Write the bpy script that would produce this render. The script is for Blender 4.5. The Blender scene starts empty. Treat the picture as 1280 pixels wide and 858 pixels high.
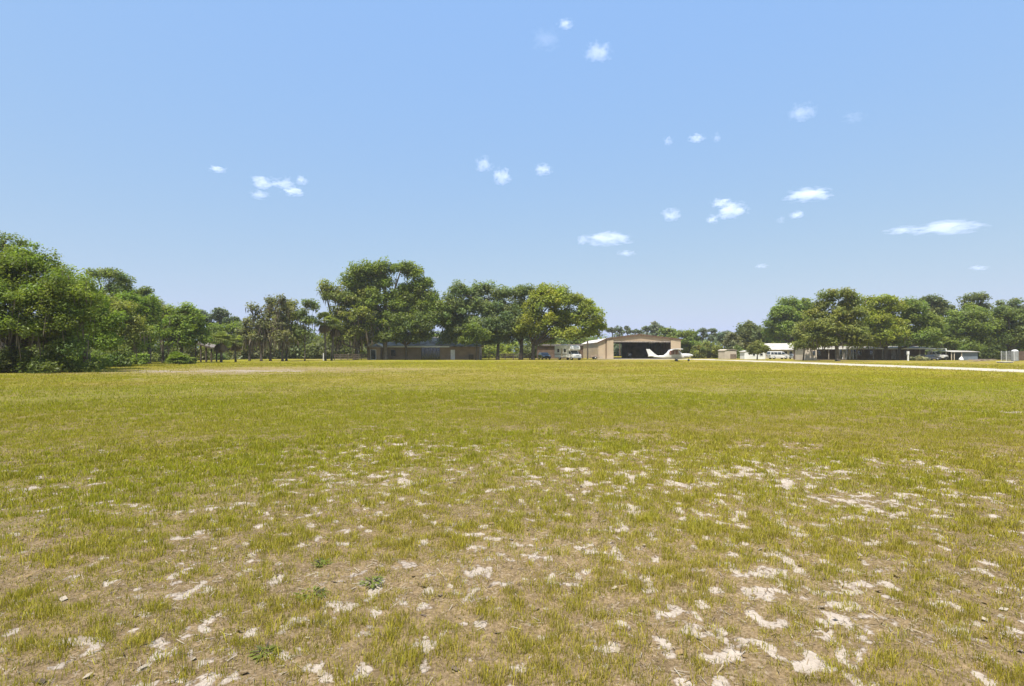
import bpy, math, random
import numpy as np
from mathutils import Vector, Matrix

random.seed(7)
RNG = np.random.default_rng(7)
scene = bpy.context.scene
COL = scene.collection
R = math.radians

# ------------------------------------------------------------------ camera model of the place
F, CX, HY, EYE = 711.0, 640.0, 441.0, 1.5


def wx(px, Y):
    return (px - CX) / F * Y


def wz(py, Y):
    return EYE + (HY - py) / F * Y


# ------------------------------------------------------------------ small helpers
def tag(o, label=None, cat=None, group=None, kind=None):
    if label: o['label'] = label
    if cat: o['category'] = cat
    if group: o['group'] = group
    if kind: o['kind'] = kind
    return o


def thing(name, label, cat, loc=(0, 0, 0), rz=0.0, group=None):
    o = bpy.data.objects.new(name, None)
    o.empty_display_size = 0.3
    COL.objects.link(o)
    o.location = loc
    o.rotation_euler = (0, 0, rz)
    return tag(o, label, cat, group)


def link_mesh(name, me, mat=None, parent=None):
    o = bpy.data.objects.new(name, me)
    COL.objects.link(o)
    if mat is not None:
        me.materials.append(mat)
    if parent is not None:
        o.parent = parent
    return o


def np_mesh(name, V, loops, starts, totals, col=None, attrs=None, smooth=False):
    me = bpy.data.meshes.new(name)
    me.vertices.add(len(V))
    me.vertices.foreach_set('co', np.ascontiguousarray(V, dtype=np.float32).ravel())
    me.loops.add(len(loops))
    me.loops.foreach_set('vertex_index', np.ascontiguousarray(loops, dtype=np.int32))
    me.polygons.add(len(starts))
    me.polygons.foreach_set('loop_start', np.ascontiguousarray(starts, dtype=np.int32))
    me.polygons.foreach_set('loop_total', np.ascontiguousarray(totals, dtype=np.int32))
    if smooth:
        me.polygons.foreach_set('use_smooth', np.ones(len(starts), dtype=bool))
    me.update(calc_edges=True)
    if col is not None:
        a = me.attributes.new('tint', 'FLOAT_COLOR', 'POINT')
        c = np.ones((len(V), 4), dtype=np.float32)
        c[:, :3] = col
        a.data.foreach_set('color', c.ravel())
    for k, v in (attrs or {}).items():
        a = me.attributes.new(k, 'FLOAT', 'POINT')
        a.data.foreach_set('value', np.ascontiguousarray(v, dtype=np.float32))
    return me


def quads_mesh(name, Q, col=None, smooth=False):
    """Q: (n,4,3) loose quads, col: (n,3) or (n,4,3)"""
    n = len(Q)
    V = Q.reshape(-1, 3)
    if col is not None and col.ndim == 2:
        col = np.repeat(col, 4, axis=0)
    elif col is not None:
        col = col.reshape(-1, 3)
    return np_mesh(name, V, np.arange(4 * n), np.arange(n) * 4, np.full(n, 4), col, smooth=smooth)


class MB:
    """collects shapes, builds ONE mesh object"""

    def __init__(s):
        s.v, s.f, s.sm = [], [], []

    def add(s, vs, fs, smooth=False):
        b = len(s.v)
        s.v.extend([tuple(p) for p in vs])
        for f in fs:
            s.f.append(tuple(b + i for i in f))
            s.sm.append(smooth)
        return s

    def box(s, x0, x1, y0, y1, z0, z1):
        vs = [(x0, y0, z0), (x1, y0, z0), (x1, y1, z0), (x0, y1, z0), (x0, y0, z1), (x1, y0, z1), (x1, y1, z1), (x0, y1, z1)]
        fs = [(3, 2, 1, 0), (4, 5, 6, 7), (0, 1, 5, 4), (1, 2, 6, 5), (2, 3, 7, 6), (3, 0, 4, 7)]
        return s.add(vs, fs)

    def prism(s, pts, axis, a, b):
        """polygon pts extruded along axis from a to b; pts are the two other coordinates in order"""
        def mk(p, t):
            q = list(p)
            q.insert(axis, t)
            return tuple(q)
        n = len(pts)
        vs = [mk(p, a) for p in pts] + [mk(p, b) for p in pts]
        fs = [tuple(range(n))[::-1], tuple(range(n, 2 * n))]
        fs += [(i, (i + 1) % n, n + (i + 1) % n, n + i) for i in range(n)]
        return s.add(vs, fs)

    def tube(s, pts, radii, n=6, cap=True):
        pts = [Vector(p) for p in pts]
        if not hasattr(radii, '__len__'):
            radii = [radii] * len(pts)
        vs, fs = [], []
        up = Vector((0.13, 0.21, 1)).normalized()
        for i, p in enumerate(pts):
            d = (pts[min(i + 1, len(pts) - 1)] - pts[max(i - 1, 0)])
            if d.length < 1e-9: d = Vector((0, 0, 1))
            d.normalize()
            u = d.cross(up)
            if u.length < 0.05: u = d.cross(Vector((1, 0, 0)))
            u.normalize()
            w = d.cross(u)
            for k in range(n):
                t = 2 * math.pi * k / n
                vs.append(p + (u * math.cos(t) + w * math.sin(t)) * radii[i])
        for i in range(len(pts) - 1):
            for k in range(n):
                a, b = i * n + k, i * n + (k + 1) % n
                fs.append((a, b, b + n, a + n))
        if cap:
            fs.append(tuple(range(n))[::-1])
            fs.append(tuple(range((len(pts) - 1) * n, len(pts) * n)))
        return s.add(vs, fs, True)

    def cyl(s, c, r, axis, h, n=16):
        c = Vector(c)
        d = Vector((0, 0, 0))
        d[axis] = h / 2
        return s.tube([c - d, c + d], r, n)

    def loft(s, secs, n=16, e=2.6):
        """secs: (x, zc, half height, half width) superelliptic sections along x"""
        vs, fs = [], []
        for (x, zc, hh, hw) in secs:
            for k in range(n):
                t = 2 * math.pi * (k + .5) / n
                c, q = math.cos(t), math.sin(t)
                vs.append((x, hw * math.copysign(abs(c) ** (2 / e), c), zc + hh * math.copysign(abs(q) ** (2 / e), q)))
        for i in range(len(secs) - 1):
            for k in range(n):
                a, b = i * n + k, i * n + (k + 1) % n
                fs.append((a, b, b + n, a + n))
        fs.append(tuple(range(n))[::-1])
        fs.append(tuple(range((len(secs) - 1) * n, len(secs) * n)))
        return s.add(vs, fs, True)

    def build(s, name, mat, parent=None, bevel=0.0):
        me = bpy.data.meshes.new(name)
        me.from_pydata(s.v, [], s.f)
        me.polygons.foreach_set('use_smooth', np.array(s.sm, dtype=bool))
        me.update()
        import bmesh
        bm = bmesh.new(); bm.from_mesh(me)
        bmesh.ops.recalc_face_normals(bm, faces=bm.faces)
        if bevel > 0:
            ed = [e for e in bm.edges if len(e.link_faces) == 2 and e.calc_face_angle(0) > 0.6]
            bmesh.ops.bevel(bm, geom=ed, offset=bevel, segments=2, affect='EDGES', profile=0.6, clamp_overlap=True)
        bm.to_mesh(me); bm.free()
        return link_mesh(name, me, mat, parent)


# ------------------------------------------------------------------ numpy noise
def _hash(ix, iy, seed):
    h = (ix.astype(np.int64) * 374761393 + iy.astype(np.int64) * 668265263 + seed * 974634777) & 0xFFFFFFFF
    h = ((h ^ (h >> 13)) * 1274126177) & 0xFFFFFFFF
    h = (h ^ (h >> 16)) & 0xFFFFFFFF
    return h.astype(np.float64) / 4294967295.0


def vnoise(x, y, seed=0):
    ix, iy = np.floor(x), np.floor(y)
    fx, fy = x - ix, y - iy
    ux, uy = fx * fx * fx * (fx * (fx * 6 - 15) + 10), fy * fy * fy * (fy * (fy * 6 - 15) + 10)
    a, b = _hash(ix, iy, seed), _hash(ix + 1, iy, seed)
    c, d = _hash(ix, iy + 1, seed), _hash(ix + 1, iy + 1, seed)
    return (a * (1 - ux) + b * ux) * (1 - uy) + (c * (1 - ux) + d * ux) * uy


def fbm(x, y, f, octv=4, seed=0):
    s, amp, tot = 0.0, 1.0, 0.0
    c, sn = math.cos(0.6), math.sin(0.6)
    for i in range(octv):
        s = s + amp * vnoise(x * f, y * f, seed + i * 17)
        tot += amp
        amp *= 0.52
        f *= 2.03
        x, y = c * x - sn * y + 3.7, sn * x + c * y - 1.9
    return s / tot


def sstep(a, b, x):
    t = np.clip((x - a) / (b - a), 0, 1)
    return t * t * (3 - 2 * t)


# ------------------------------------------------------------------ what grows where (world metres)
def v_sand(X, Y):
    return 0.65 * fbm(X, Y * 0.8, 11.5, 4, 3) + 0.20 * fbm(X, Y, 4.5, 3, 7) + 0.15 * fbm(X, Y, 0.5, 3, 11)


_q = np.random.default_rng(1).uniform(-12, 12, (2, 40000))
SQ = np.quantile(v_sand(_q[0], _q[1]), [0.79, 0.91])     # share of open sand where it is common / scarce


def f_sand(X, Y):
    r = np.hypot(X, Y)
    v = v_sand(X, Y)
    zone = sstep(11.0, 8.4, r) * (0.35 + 0.65 * sstep(-3.5, 1.5, X + 2.5 * (fbm(X, Y, 0.4, 2, 13) - 0.5)))
    th = SQ[1] + (SQ[0] - SQ[1]) * zone + 0.10 * sstep(9.5, 13.0, r) + 0.004 * sstep(4.6, 2.8, r)
    s = np.clip(0.5 + (v - th) / 0.16, 0, 1)
    # bare strip far left, thin patch to the right
    e1 = np.exp(-(((X + 24) / 12) ** 2 + ((Y - 46) / 5.0) ** 2))
    s = np.maximum(s, 0.12 + 0.50 * sstep(0.50, 0.68, e1 * 0.36 + 0.64 * fbm(X * 0.5, Y * 1.0, 0.9, 4, 23)) * sstep(0.05, 0.3, e1))
    e2 = np.exp(-(((X - 12.2) / 2.0) ** 2 + ((Y - 14.6) / 1.5) ** 2))
    s = np.maximum(s, 0.56 * sstep(0.58, 0.85, e2 * 0.5 + 0.6 * fbm(X, Y, 2.4, 3, 29)))
    e3 = np.exp(-(((X + 44) / 9) ** 2 + ((Y - 128) / 3) ** 2))
    s = np.maximum(s, 0.55 * sstep(0.4, 0.7, e3))
    return s


def f_bare(X, Y):
    """thin, dry, brownish turf round the sand"""
    r = np.hypot(X, Y)
    b = sstep(0.42, 0.68, fbm(X, Y, 1.3, 4, 41) + 0.06 * sstep(9, 4, r) - 0.16 * sstep(9, 15, r))
    e1 = np.exp(-(((X + 20) / 15) ** 2 + ((Y - 49) / 13) ** 2))
    e2 = 0.8 * np.exp(-(((X - 4) / 9) ** 2 + ((Y - 38) / 5) ** 2))
    e3 = 0.8 * np.exp(-(((X - 12) / 4) ** 2 + ((Y - 14.6) / 2.2) ** 2))
    n = 0.35 + 1.1 * fbm(X, Y, 0.35, 4, 43)
    return np.clip(np.maximum(b, (e1 * 1.4 + e2 + e3) * n), 0, 1)


def f_lush(X, Y):
    n = fbm(X, Y, 0.16, 3, 51)
    band = np.exp(-((Y - 19.5) / 8.0) ** 2) * (1 - 0.3 * sstep(2, 14, X))
    near = 0.55 * np.exp(-(((X + 4.5) / 2.5) ** 2 + ((Y - 6.6) / 2.2) ** 2))
    return np.clip(0.18 + 1.1 * band + near + 1.2 * (n - 0.5) + 0.35 * (fbm(X, Y, 1.1, 3, 57) - 0.5), 0, 1)


def f_red(X, Y):
    n = fbm(X, Y, 0.22, 3, 61)
    mid = np.exp(-((Y - 12) / 3.2) ** 2) * (0.45 + 0.55 * sstep(-3, 3, X))
    far = 0.55 * sstep(34, 60, Y) * sstep(-8, 10, X)
    return np.clip(0.15 + 0.75 * mid + far + 1.7 * (n - 0.5), 0, 1)


# ------------------------------------------------------------------ materials
def nodes(m):
    m.use_nodes = True
    nt = m.node_tree
    nt.nodes.clear()
    return nt, nt.nodes, nt.links


def pmat(name, col, rough=0.7, var=0.15, scale=1.5, metal=0.0, bump=0.0, bscale=20.0, wave=None, spec=0.4, dirt=None):
    m = bpy.data.materials.new(name)
    nt, N, L = nodes(m)
    out = N.new('ShaderNodeOutputMaterial')
    b = N.new('ShaderNodeBsdfPrincipled')
    b.inputs['Roughness'].default_value = rough
    b.inputs['Metallic'].default_value = metal
    b.inputs['Specular IOR Level'].default_value = spec
    L.new(b.outputs[0], out.inputs[0])
    tc = N.new('ShaderNodeTexCoord')
    nz = N.new('ShaderNodeTexNoise')
    nz.inputs['Scale'].default_value = scale
    nz.inputs['Detail'].default_value = 6
    L.new(tc.outputs['Object'], nz.inputs['Vector'])
    rp = N.new('ShaderNodeValToRGB')
    d = dirt or tuple(c * (1 - 2 * var) for c in col)
    rp.color_ramp.elements[0].color = (*[max(0, min(1, x)) for x in d], 1)
    rp.color_ramp.elements[1].color = (*[max(0, min(1, c * (1 + var))) for c in col], 1)
    rp.color_ramp.elements[0].position = 0.28
    rp.color_ramp.elements[1].position = 0.62
    L.new(nz.outputs['Fac'], rp.inputs[0])
    L.new(rp.outputs[0], b.inputs['Base Color'])
    if wave:
        w = N.new('ShaderNodeTexWave')
        w.bands_direction = wave[0]
        w.inputs['Scale'].default_value = wave[1]
        L.new(tc.outputs['Object'], w.inputs['Vector'])
        bp = N.new('ShaderNodeBump')
        bp.inputs['Strength'].default_value = 0.6
        bp.inputs['Distance'].default_value = wave[2]
        L.new(w.outputs['Fac'], bp.inputs['Height'])
        L.new(bp.outputs[0], b.inputs['Normal'])
    elif bump > 0:
        n2 = N.new('ShaderNodeTexNoise')
        n2.inputs['Scale'].default_value = bscale
        n2.inputs['Detail'].default_value = 5
        L.new(tc.outputs['Object'], n2.inputs['Vector'])
        bp = N.new('ShaderNodeBump')
        bp.inputs['Strength'].default_value = 0.7
        bp.inputs['Distance'].default_value = bump
        L.new(n2.outputs['Fac'], bp.inputs['Height'])
        L.new(bp.outputs[0], b.inputs['Normal'])
    return m


def leaf_mat(name, trans=0.4, tcol=(1.0, 1.05, 0.55), gloss=0.04):
    m = bpy.data.materials.new(name)
    nt, N, L = nodes(m)
    out = N.new('ShaderNodeOutputMaterial')
    at = N.new('ShaderNodeAttribute')
    at.attribute_name = 'tint'
    df = N.new('ShaderNodeBsdfDiffuse')
    tr = N.new('ShaderNodeBsdfTranslucent')
    mx = N.new('ShaderNodeMixShader')
    mx.inputs[0].default_value = trans
    mul = N.new('ShaderNodeMix')
    mul.data_type = 'RGBA'
    mul.blend_type = 'MULTIPLY'
    mul.inputs[0].default_value = 1.0
    mul.inputs[7].default_value = (*tcol, 1)
    L.new(at.outputs['Color'], df.inputs[0])
    L.new(at.outputs['Color'], mul.inputs[6])
    L.new(mul.outputs[2], tr.inputs[0])
    L.new(df.outputs[0], mx.inputs[1])
    L.new(tr.outputs[0], mx.inputs[2])
    gl = N.new('ShaderNodeBsdfGlossy')
    gl.inputs['Roughness'].default_value = 0.45
    gl.inputs['Color'].default_value = (0.8, 0.85, 0.75, 1)
    m2 = N.new('ShaderNodeMixShader')
    m2.inputs[0].default_value = gloss
    L.new(mx.outputs[0], m2.inputs[1])
    L.new(gl.outputs[0], m2.inputs[2])
    L.new(m2.outputs[0], out.inputs[0])
    return m


M = {}
M['leaf'] = leaf_mat('leaf_green', 0.54, (1.12, 1.2, 0.55), 0.015)
M['grass'] = leaf_mat('grass_blade', 0.35, (1.05, 1.05, 0.5), 0.0)
M['straw'] = leaf_mat('dead_straw', 0.15, (1, 1, 1), 0.02)
M['moss'] = leaf_mat('hanging_moss', 0.35, (1, 1, 1), 0.0)
M['bark'] = pmat('oak_bark', (0.085, 0.068, 0.055), 0.9, 0.25, 3.0, bump=0.03, bscale=9)
M['bark_pale'] = pmat('pale_bark', (0.15, 0.125, 0.10), 0.9, 0.25, 2.0, bump=0.03, bscale=9)
M['bark_pine'] = pmat('pine_bark', (0.13, 0.085, 0.06), 0.9, 0.25, 2.5, bump=0.03, bscale=8)
M['tan'] = pmat('tan_metal_siding', (0.48, 0.375, 0.255), 0.6, 0.06, 0.6, wave=('X', 6.0, 0.02))
M['tan_side'] = pmat('tan_metal_siding_side', (0.48, 0.375, 0.255), 0.6, 0.06, 0.6, wave=('Y', 6.0, 0.02))
M['gable_tan'] = pmat('gable_tan_metal', (0.41, 0.31, 0.21), 0.6, 0.06, 0.6, wave=('X', 6.0, 0.02))
M['brown_trim'] = pmat('brown_trim', (0.12, 0.07, 0.045), 0.5, 0.1, 2)
M['white_roof'] = pmat('white_metal_roof', (0.62, 0.585, 0.545), 0.85, 0.08, 0.5, spec=0.15, wave=('Y', 5.0, 0.02))
M['grey_roof'] = pmat('grey_metal_roof', (0.34, 0.315, 0.27), 0.8, 0.2, 0.8, wave=('X', 5.0, 0.02), dirt=(0.13, 0.105, 0.08), spec=0.08)
M['old_roof'] = pmat('rusty_old_roof', (0.20, 0.17, 0.145), 0.7, 0.25, 1.5, wave=('Y', 5.0, 0.02))
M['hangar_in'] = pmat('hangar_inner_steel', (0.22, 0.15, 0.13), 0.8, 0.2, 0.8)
M['dull_roof'] = pmat('dull_pale_roof', (0.44, 0.42, 0.39), 0.85, 0.15, 0.7, spec=0.1)
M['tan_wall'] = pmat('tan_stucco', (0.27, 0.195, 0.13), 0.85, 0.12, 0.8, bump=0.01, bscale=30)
M['brown_wall'] = pmat('brown_board', (0.13, 0.085, 0.06), 0.8, 0.2, 1.2, wave=('X', 4.0, 0.02))
M['pale_wall'] = pmat('pale_siding', (0.55, 0.47, 0.37), 0.7, 0.08, 0.8, wave=('Z', 5.0, 0.015))
M['white'] = pmat('white_paint', (0.78, 0.77, 0.74), 0.4, 0.06, 1.2)
M['white_gloss'] = pmat('white_gloss', (0.66, 0.65, 0.63), 0.22, 0.03, 1.0, spec=0.5)
M['shade_dark'] = pmat('painted_shade', (0.035, 0.028, 0.024), 0.9, 0.2, 1)  # near-black that paints in the shade of the carport and open shed
M['concrete'] = pmat('concrete', (0.50, 0.46, 0.40), 0.9, 0.08, 1.2, bump=0.004, bscale=40)
M['shell'] = pmat('shell_sand', (0.44, 0.395, 0.31), 0.95, 0.16, 0.9, bump=0.02, bscale=12)
M['wood_dark'] = pmat('weathered_dark_wood', (0.085, 0.065, 0.05), 0.85, 0.2, 3)
M['wood_grey'] = pmat('weathered_grey_wood', (0.30, 0.26, 0.22), 0.85, 0.2, 3)
M['board_pink'] = pmat('raw_boards', (0.38, 0.29, 0.235), 0.85, 0.2, 2)
M['glass'] = pmat('dark_glass', (0.02, 0.025, 0.03), 0.06, 0.1, 1, spec=0.9)
M['rubber'] = pmat('rubber', (0.022, 0.022, 0.022), 0.8, 0.2, 5)
M['steel'] = pmat('steel', (0.55, 0.55, 0.55), 0.3, 0.1, 3, metal=0.8)
M['grey_metal'] = pmat('grey_metal', (0.36, 0.365, 0.37), 0.45, 0.12, 3, metal=0.3)
M['car_dark'] = pmat('dark_blue_paint', (0.025, 0.03, 0.04), 0.15, 0.1, 1, spec=0.8)
M['car_grey'] = pmat('dark_grey_paint', (0.05, 0.05, 0.055), 0.2, 0.1, 1, spec=0.7)
M['lamp'] = pmat('lamp_lens', (0.6, 0.6, 0.58), 0.1, 0.05, 5, spec=0.8)
M['black_plastic'] = pmat('black_plastic', (0.03, 0.03, 0.03), 0.5, 0.1, 4)
M['pink_window'] = pmat('tinted_window', (0.20, 0.11, 0.095), 0.12, 0.3, 1.5, spec=0.7)
M['blue_tarp'] = pmat('blue_grey', (0.16, 0.19, 0.23), 0.6, 0.1, 2)
M['tan_shed_dark'] = pmat('shed_door_brown', (0.20, 0.15, 0.11), 0.7, 0.15, 2)


def ground_mat():
    m = bpy.data.materials.new('field_ground')
    nt, N, L = nodes(m)
    out = N.new('ShaderNodeOutputMaterial')
    b = N.new('ShaderNodeBsdfDiffuse')
    b.inputs['Roughness'].default_value = 0.6
    L.new(b.outputs[0], out.inputs[0])
    tc = N.new('ShaderNodeTexCoord')
    at = N.new('ShaderNodeAttribute'); at.attribute_name = 'tint'
    sa = N.new('ShaderNodeAttribute'); sa.attribute_name = 'sand'

    def noise(s, d, r=0.6):
        n = N.new('ShaderNodeTexNoise')
        n.inputs['Scale'].default_value = s
        n.inputs['Detail'].default_value = d
        n.inputs['Roughness'].default_value = r
        L.new(tc.outputs['Object'], n.inputs['Vector'])
        return n.outputs['Fac']

    def math_(op, a, bb, c=None):
        n = N.new('ShaderNodeMath'); n.operation = op
        for i, v in enumerate((a, bb, c)):
            if v is None: continue
            if isinstance(v, (int, float)): n.inputs[i].default_value = v
            else: L.new(v, n.inputs[i])
        return n.outputs[0]

    def mixc(f, a, bb, mode='MIX'):
        n = N.new('ShaderNodeMix'); n.data_type = 'RGBA'; n.blend_type = mode
        for i, v in ((0, f), (6, a), (7, bb)):
            if isinstance(v, (int, float)): n.inputs[i].default_value = v
            elif isinstance(v, tuple): n.inputs[i].default_value = (*v, 1)
            else: L.new(v, n.inputs[i])
        return n.outputs[2]

    fine, mid, tiny = noise(55, 6, 0.7), noise(9, 5), noise(240, 3)
    # thatch: brown litter speckled with straw
    v1 = N.new('ShaderNodeMapRange'); L.new(fine, v1.inputs[0])
    v1.inputs[1].default_value, v1.inputs[2].default_value = 0.3, 0.7
    v1.inputs[3].default_value, v1.inputs[4].default_value = 0.45, 1.45
    thatch = mixc(1.0, at.outputs['Color'], v1.outputs[0], 'MULTIPLY')
    v2 = N.new('ShaderNodeMapRange'); L.new(mid, v2.inputs[0])
    v2.inputs[1].default_value, v2.inputs[2].default_value = 0.3, 0.7
    v2.inputs[3].default_value, v2.inputs[4].default_value = 0.7, 1.25
    thatch = mixc(1.0, thatch, v2.outputs[0], 'MULTIPLY')
    # sand: pale with grey organic stains
    sr = N.new('ShaderNodeValToRGB')
    cr = sr.color_ramp
    cr.elements[0].position, cr.elements[0].color = 0.30, (0.19, 0.15, 0.12, 1)
    cr.elements[1].position, cr.elements[1].color = 0.66, (0.475, 0.42, 0.36, 1)
    e = cr.elements.new(0.47); e.color = (0.38, 0.325, 0.27, 1)
    L.new(math_('ADD', math_('MULTIPLY', mid, 0.55), math_('MULTIPLY', fine, 0.45)), sr.inputs[0])
    # ragged edge: thatch -> stained grey dirt -> pale sand
    brk = noise(22, 4, 0.65)
    k = math_('ADD', sa.outputs['Fac'], math_('MULTIPLY', math_('SUBTRACT', fine, 0.5), 0.9))
    k = math_('ADD', k, math_('MULTIPLY', math_('SUBTRACT', brk, 0.5), 1.0))
    k = math_('ADD', k, math_('MULTIPLY', math_('SUBTRACT', mid, 0.5), 0.35))

    def step(lo, hi):
        mr = N.new('ShaderNodeMapRange'); mr.interpolation_type = 'SMOOTHSTEP'
        L.new(k, mr.inputs[0])
        mr.inputs[1].default_value, mr.inputs[2].default_value = lo, hi
        return mr.outputs[0]
    sp = N.new('ShaderNodeMapRange'); sp.interpolation_type = 'SMOOTHSTEP'      # loose pale grains between the straw
    L.new(math_('ADD', math_('MULTIPLY', fine, 0.6), math_('MULTIPLY', brk, 0.4)), sp.inputs[0])
    sp.inputs[1].default_value, sp.inputs[2].default_value = 0.52, 0.66
    sp.inputs[4].default_value = 0.75
    gn = N.new('ShaderNodeMath'); gn.operation = 'MULTIPLY'
    nr = N.new('ShaderNodeAttribute'); nr.attribute_name = 'grain'
    L.new(sp.outputs[0], gn.inputs[0]); L.new(nr.outputs['Fac'], gn.inputs[1])
    thatch = mixc(gn.outputs[0], thatch, (0.36, 0.31, 0.26))
    c = mixc(step(0.36, 0.56), thatch, mixc(fine, (0.15, 0.115, 0.09), (0.33, 0.275, 0.225)))
    c = mixc(step(0.46, 0.80), c, sr.outputs[0])
    L.new(c, b.inputs['Color'])
    bp = N.new('ShaderNodeBump')
    bp.inputs['Strength'].default_value = 0.9
    bp.inputs['Distance'].default_value = 0.03
    L.new(math_('ADD', math_('MULTIPLY', mid, 0.7), math_('MULTIPLY', fine, 0.5)), bp.inputs['Height'])
    L.new(bp.outputs[0], b.inputs['Normal'])
    return m


def ground_height(X, Y):
    r = np.hypot(X, Y)
    a = sstep(26, 10, r)
    return a * (0.05 * (fbm(X, Y, 0.9, 3, 71) - 0.5) + 0.035 * (fbm(X, Y, 5.0, 3, 77) - 0.5))


# ------------------------------------------------------------------ ground: one sheet out to the horizon
def build_ground():
    a_front = np.linspace(-R(62), R(62), 1000)
    a_back = np.linspace(R(62), R(298), 60)[1:-1]
    ang = np.concatenate([a_front, a_back])
    rad = np.concatenate([np.linspace(0.4, 1.9, 6)[:-1], np.geomspace(1.9, 60, 620), np.geomspace(60, 700, 50)[1:]])
    A, Rr = np.meshgrid(ang, rad)
    X, Y = Rr * np.sin(A), Rr * np.cos(A)
    Z = ground_height(X, Y)
    na, nr = len(ang), len(rad)
    V = np.stack([X, Y, Z], -1).reshape(-1, 3)
    V = np.vstack([V, [[0, 0, 0]]])
    i, j = np.meshgrid(np.arange(nr - 1), np.arange(na), indexing='ij')
    j2 = (j + 1) % na
    Q = np.stack([i * na + j, i * na + j2, (i + 1) * na + j2, (i + 1) * na + j], -1).reshape(-1, 4)[:, ::-1]
    cidx = len(V) - 1
    T = np.stack([np.full(na, cidx), (np.arange(na) + 1) % na, np.arange(na)], -1)
    loops = np.concatenate([Q.ravel(), T.ravel()])
    starts = np.concatenate([np.arange(len(Q)) * 4, len(Q) * 4 + np.arange(na) * 3])
    totals = np.concatenate([np.full(len(Q), 4), np.full(na, 3)])
    x, y = V[:, 0], V[:, 1]
    sand, bare, lush, red = f_sand(x, y), f_bare(x, y), f_lush(x, y), f_red(x, y)
    r = np.hypot(x, y)
    far = sstep(10, 45, r)[:, None]
    brown = np.array([0.235, 0.172, 0.098])
    green = np.array([0.19, 0.205, 0.018])
    yell = np.array([0.265, 0.245, 0.026])
    redd = np.array([0.27, 0.19, 0.065])
    near_c = brown * (1 - 0.35 * lush[:, None]) + np.array([0.19, 0.19, 0.03]) * 0.35 * lush[:, None]
    far_c = yell * (1 - lush[:, None]) + green * lush[:, None]
    far_c = far_c * (1 - 0.6 * red[:, None]) + redd * 0.6 * red[:, None]
    far_c = far_c * (1 - 0.75 * bare[:, None]) + np.array([0.29, 0.215, 0.125]) * 0.75 * bare[:, None]
    col = near_c * (1 - far) + far_c * far
    shade = 0.86 + 0.28 * fbm(x, y, 0.5, 3, 87)
    col = col * shade[:, None] * 0.92
    me = np_mesh('ground', V, loops, starts, totals, col, {'sand': sand, 'grain': sstep(14, 9, r) * np.clip(0.35 + bare, 0, 1)}, smooth=True)
    o = link_mesh('ground', me, ground_mat())
    return tag(o, kind='structure')


# ------------------------------------------------------------------ the shell road and its centre line
ROAD = [(40.5, 20, 6.0), (41.2, 40, 6.0), (41.8, 56, 6.4), (42.0, 72, 6.6), (42.8, 90, 6.4), (43.0, 108, 6.0), (40.5, 122, 5.6), (36, 129, 5.6)]


def on_road(X, Y):
    m = np.zeros(X.shape, bool)
    for (x0, y0, w0), (x1, y1, w1) in zip(ROAD[:-1], ROAD[1:]):
        dx, dy = x1 - x0, y1 - y0
        t = np.clip(((X - x0) * dx + (Y - y0) * dy) / (dx * dx + dy * dy), 0, 1)
        d = np.hypot(X - (x0 + t * dx), Y - (y0 + t * dy))
        m |= d < (w0 + t * (w1 - w0)) / 2 - 0.5
    return m


def build_road():
    pts = []
    for (a, b) in zip(ROAD[:-1], ROAD[1:]):
        for t in np.linspace(0, 1, 24, endpoint=False):
            pts.append([a[k] + (b[k] - a[k]) * t for k in range(3)])
    pts.append(list(ROAD[-1]))
    P = np.array(pts)
    for _ in range(30):
        P[1:-1, :2] = 0.5 * P[1:-1, :2] + 0.25 * (P[:-2, :2] + P[2:, :2])
    vs, fs = [], []
    for i, (x, y, w) in enumerate(P):
        d = P[min(i + 1, len(P) - 1), :2] - P[max(i - 1, 0), :2]
        d /= np.linalg.norm(d)
        nrm = np.array([d[1], -d[0]])
        j1 = 1.3 * (fbm(np.array([i * 0.6]), np.array([3.3]), 1.0, 3, 5)[0] - 0.5)
        j2 = 1.3 * (fbm(np.array([i * 0.6]), np.array([9.3]), 1.0, 3, 6)[0] - 0.5)
        for u in (-(w / 2 + j1), -w / 6, w / 6, w / 2 + j2):
            vs.append((x + nrm[0] * u, y + nrm[1] * u, 0.015))
    for i in range(len(P) - 1):
        for k in range(3):
            fs.append((i * 4 + k, i * 4 + k + 1, i * 4 + k + 5, i * 4 + k + 4))
    o = MB().add(vs, fs).build('road', M['shell'])
    tag(o, kind='structure')
    # apron in front of the hangar
    m = MB()
    m.add([(17, 130.2, .012), (44, 123, .012), (46, 129, .012), (41, 132.8, .012), (20, 132.8, .012)], [(0, 1, 2, 3, 4)])
    tag(m.build('pavement', M['concrete']), kind='structure')


# ------------------------------------------------------------------ grass
def scatter(n, r0, r1, half=R(53)):
    a = RNG.uniform(-half, half, n)
    r = np.sqrt(RNG.uniform(r0 * r0, r1 * r1, n))
    return r * np.sin(a), r * np.cos(a)


def grass_colors(x, y, n):
    lush, red = f_lush(x, y), f_red(x, y)
    g = np.array([0.245, 0.325, 0.010])
    yl = np.array([0.435, 0.392, 0.022])
    rd = np.array([0.41, 0.285, 0.060])
    st = np.array([0.47, 0.39, 0.15])
    far = sstep(10, 32, np.hypot(x, y))
    k = RNG.uniform(0, 1, n)
    w_g = (0.22 + 0.75 * lush)
    w_r = (0.24 + 0.6 * red) * (1 - 0.55 * lush)
    w_y = 0.45 + 0.35 * far
    w_s = 0.20 * (1 - lush) * (1 - 0.6 * far)
    W = np.stack([w_g, w_y, w_r, w_s], -1)
    W = W * RNG.uniform(0.15, 1, W.shape)
    W /= W.sum(-1, keepdims=True)
    c = W @ np.stack([g, yl, rd, st])
    return c * (0.67 + 0.46 * k)[:, None] * np.array([0.97, 1.0, 1.0])


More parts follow.
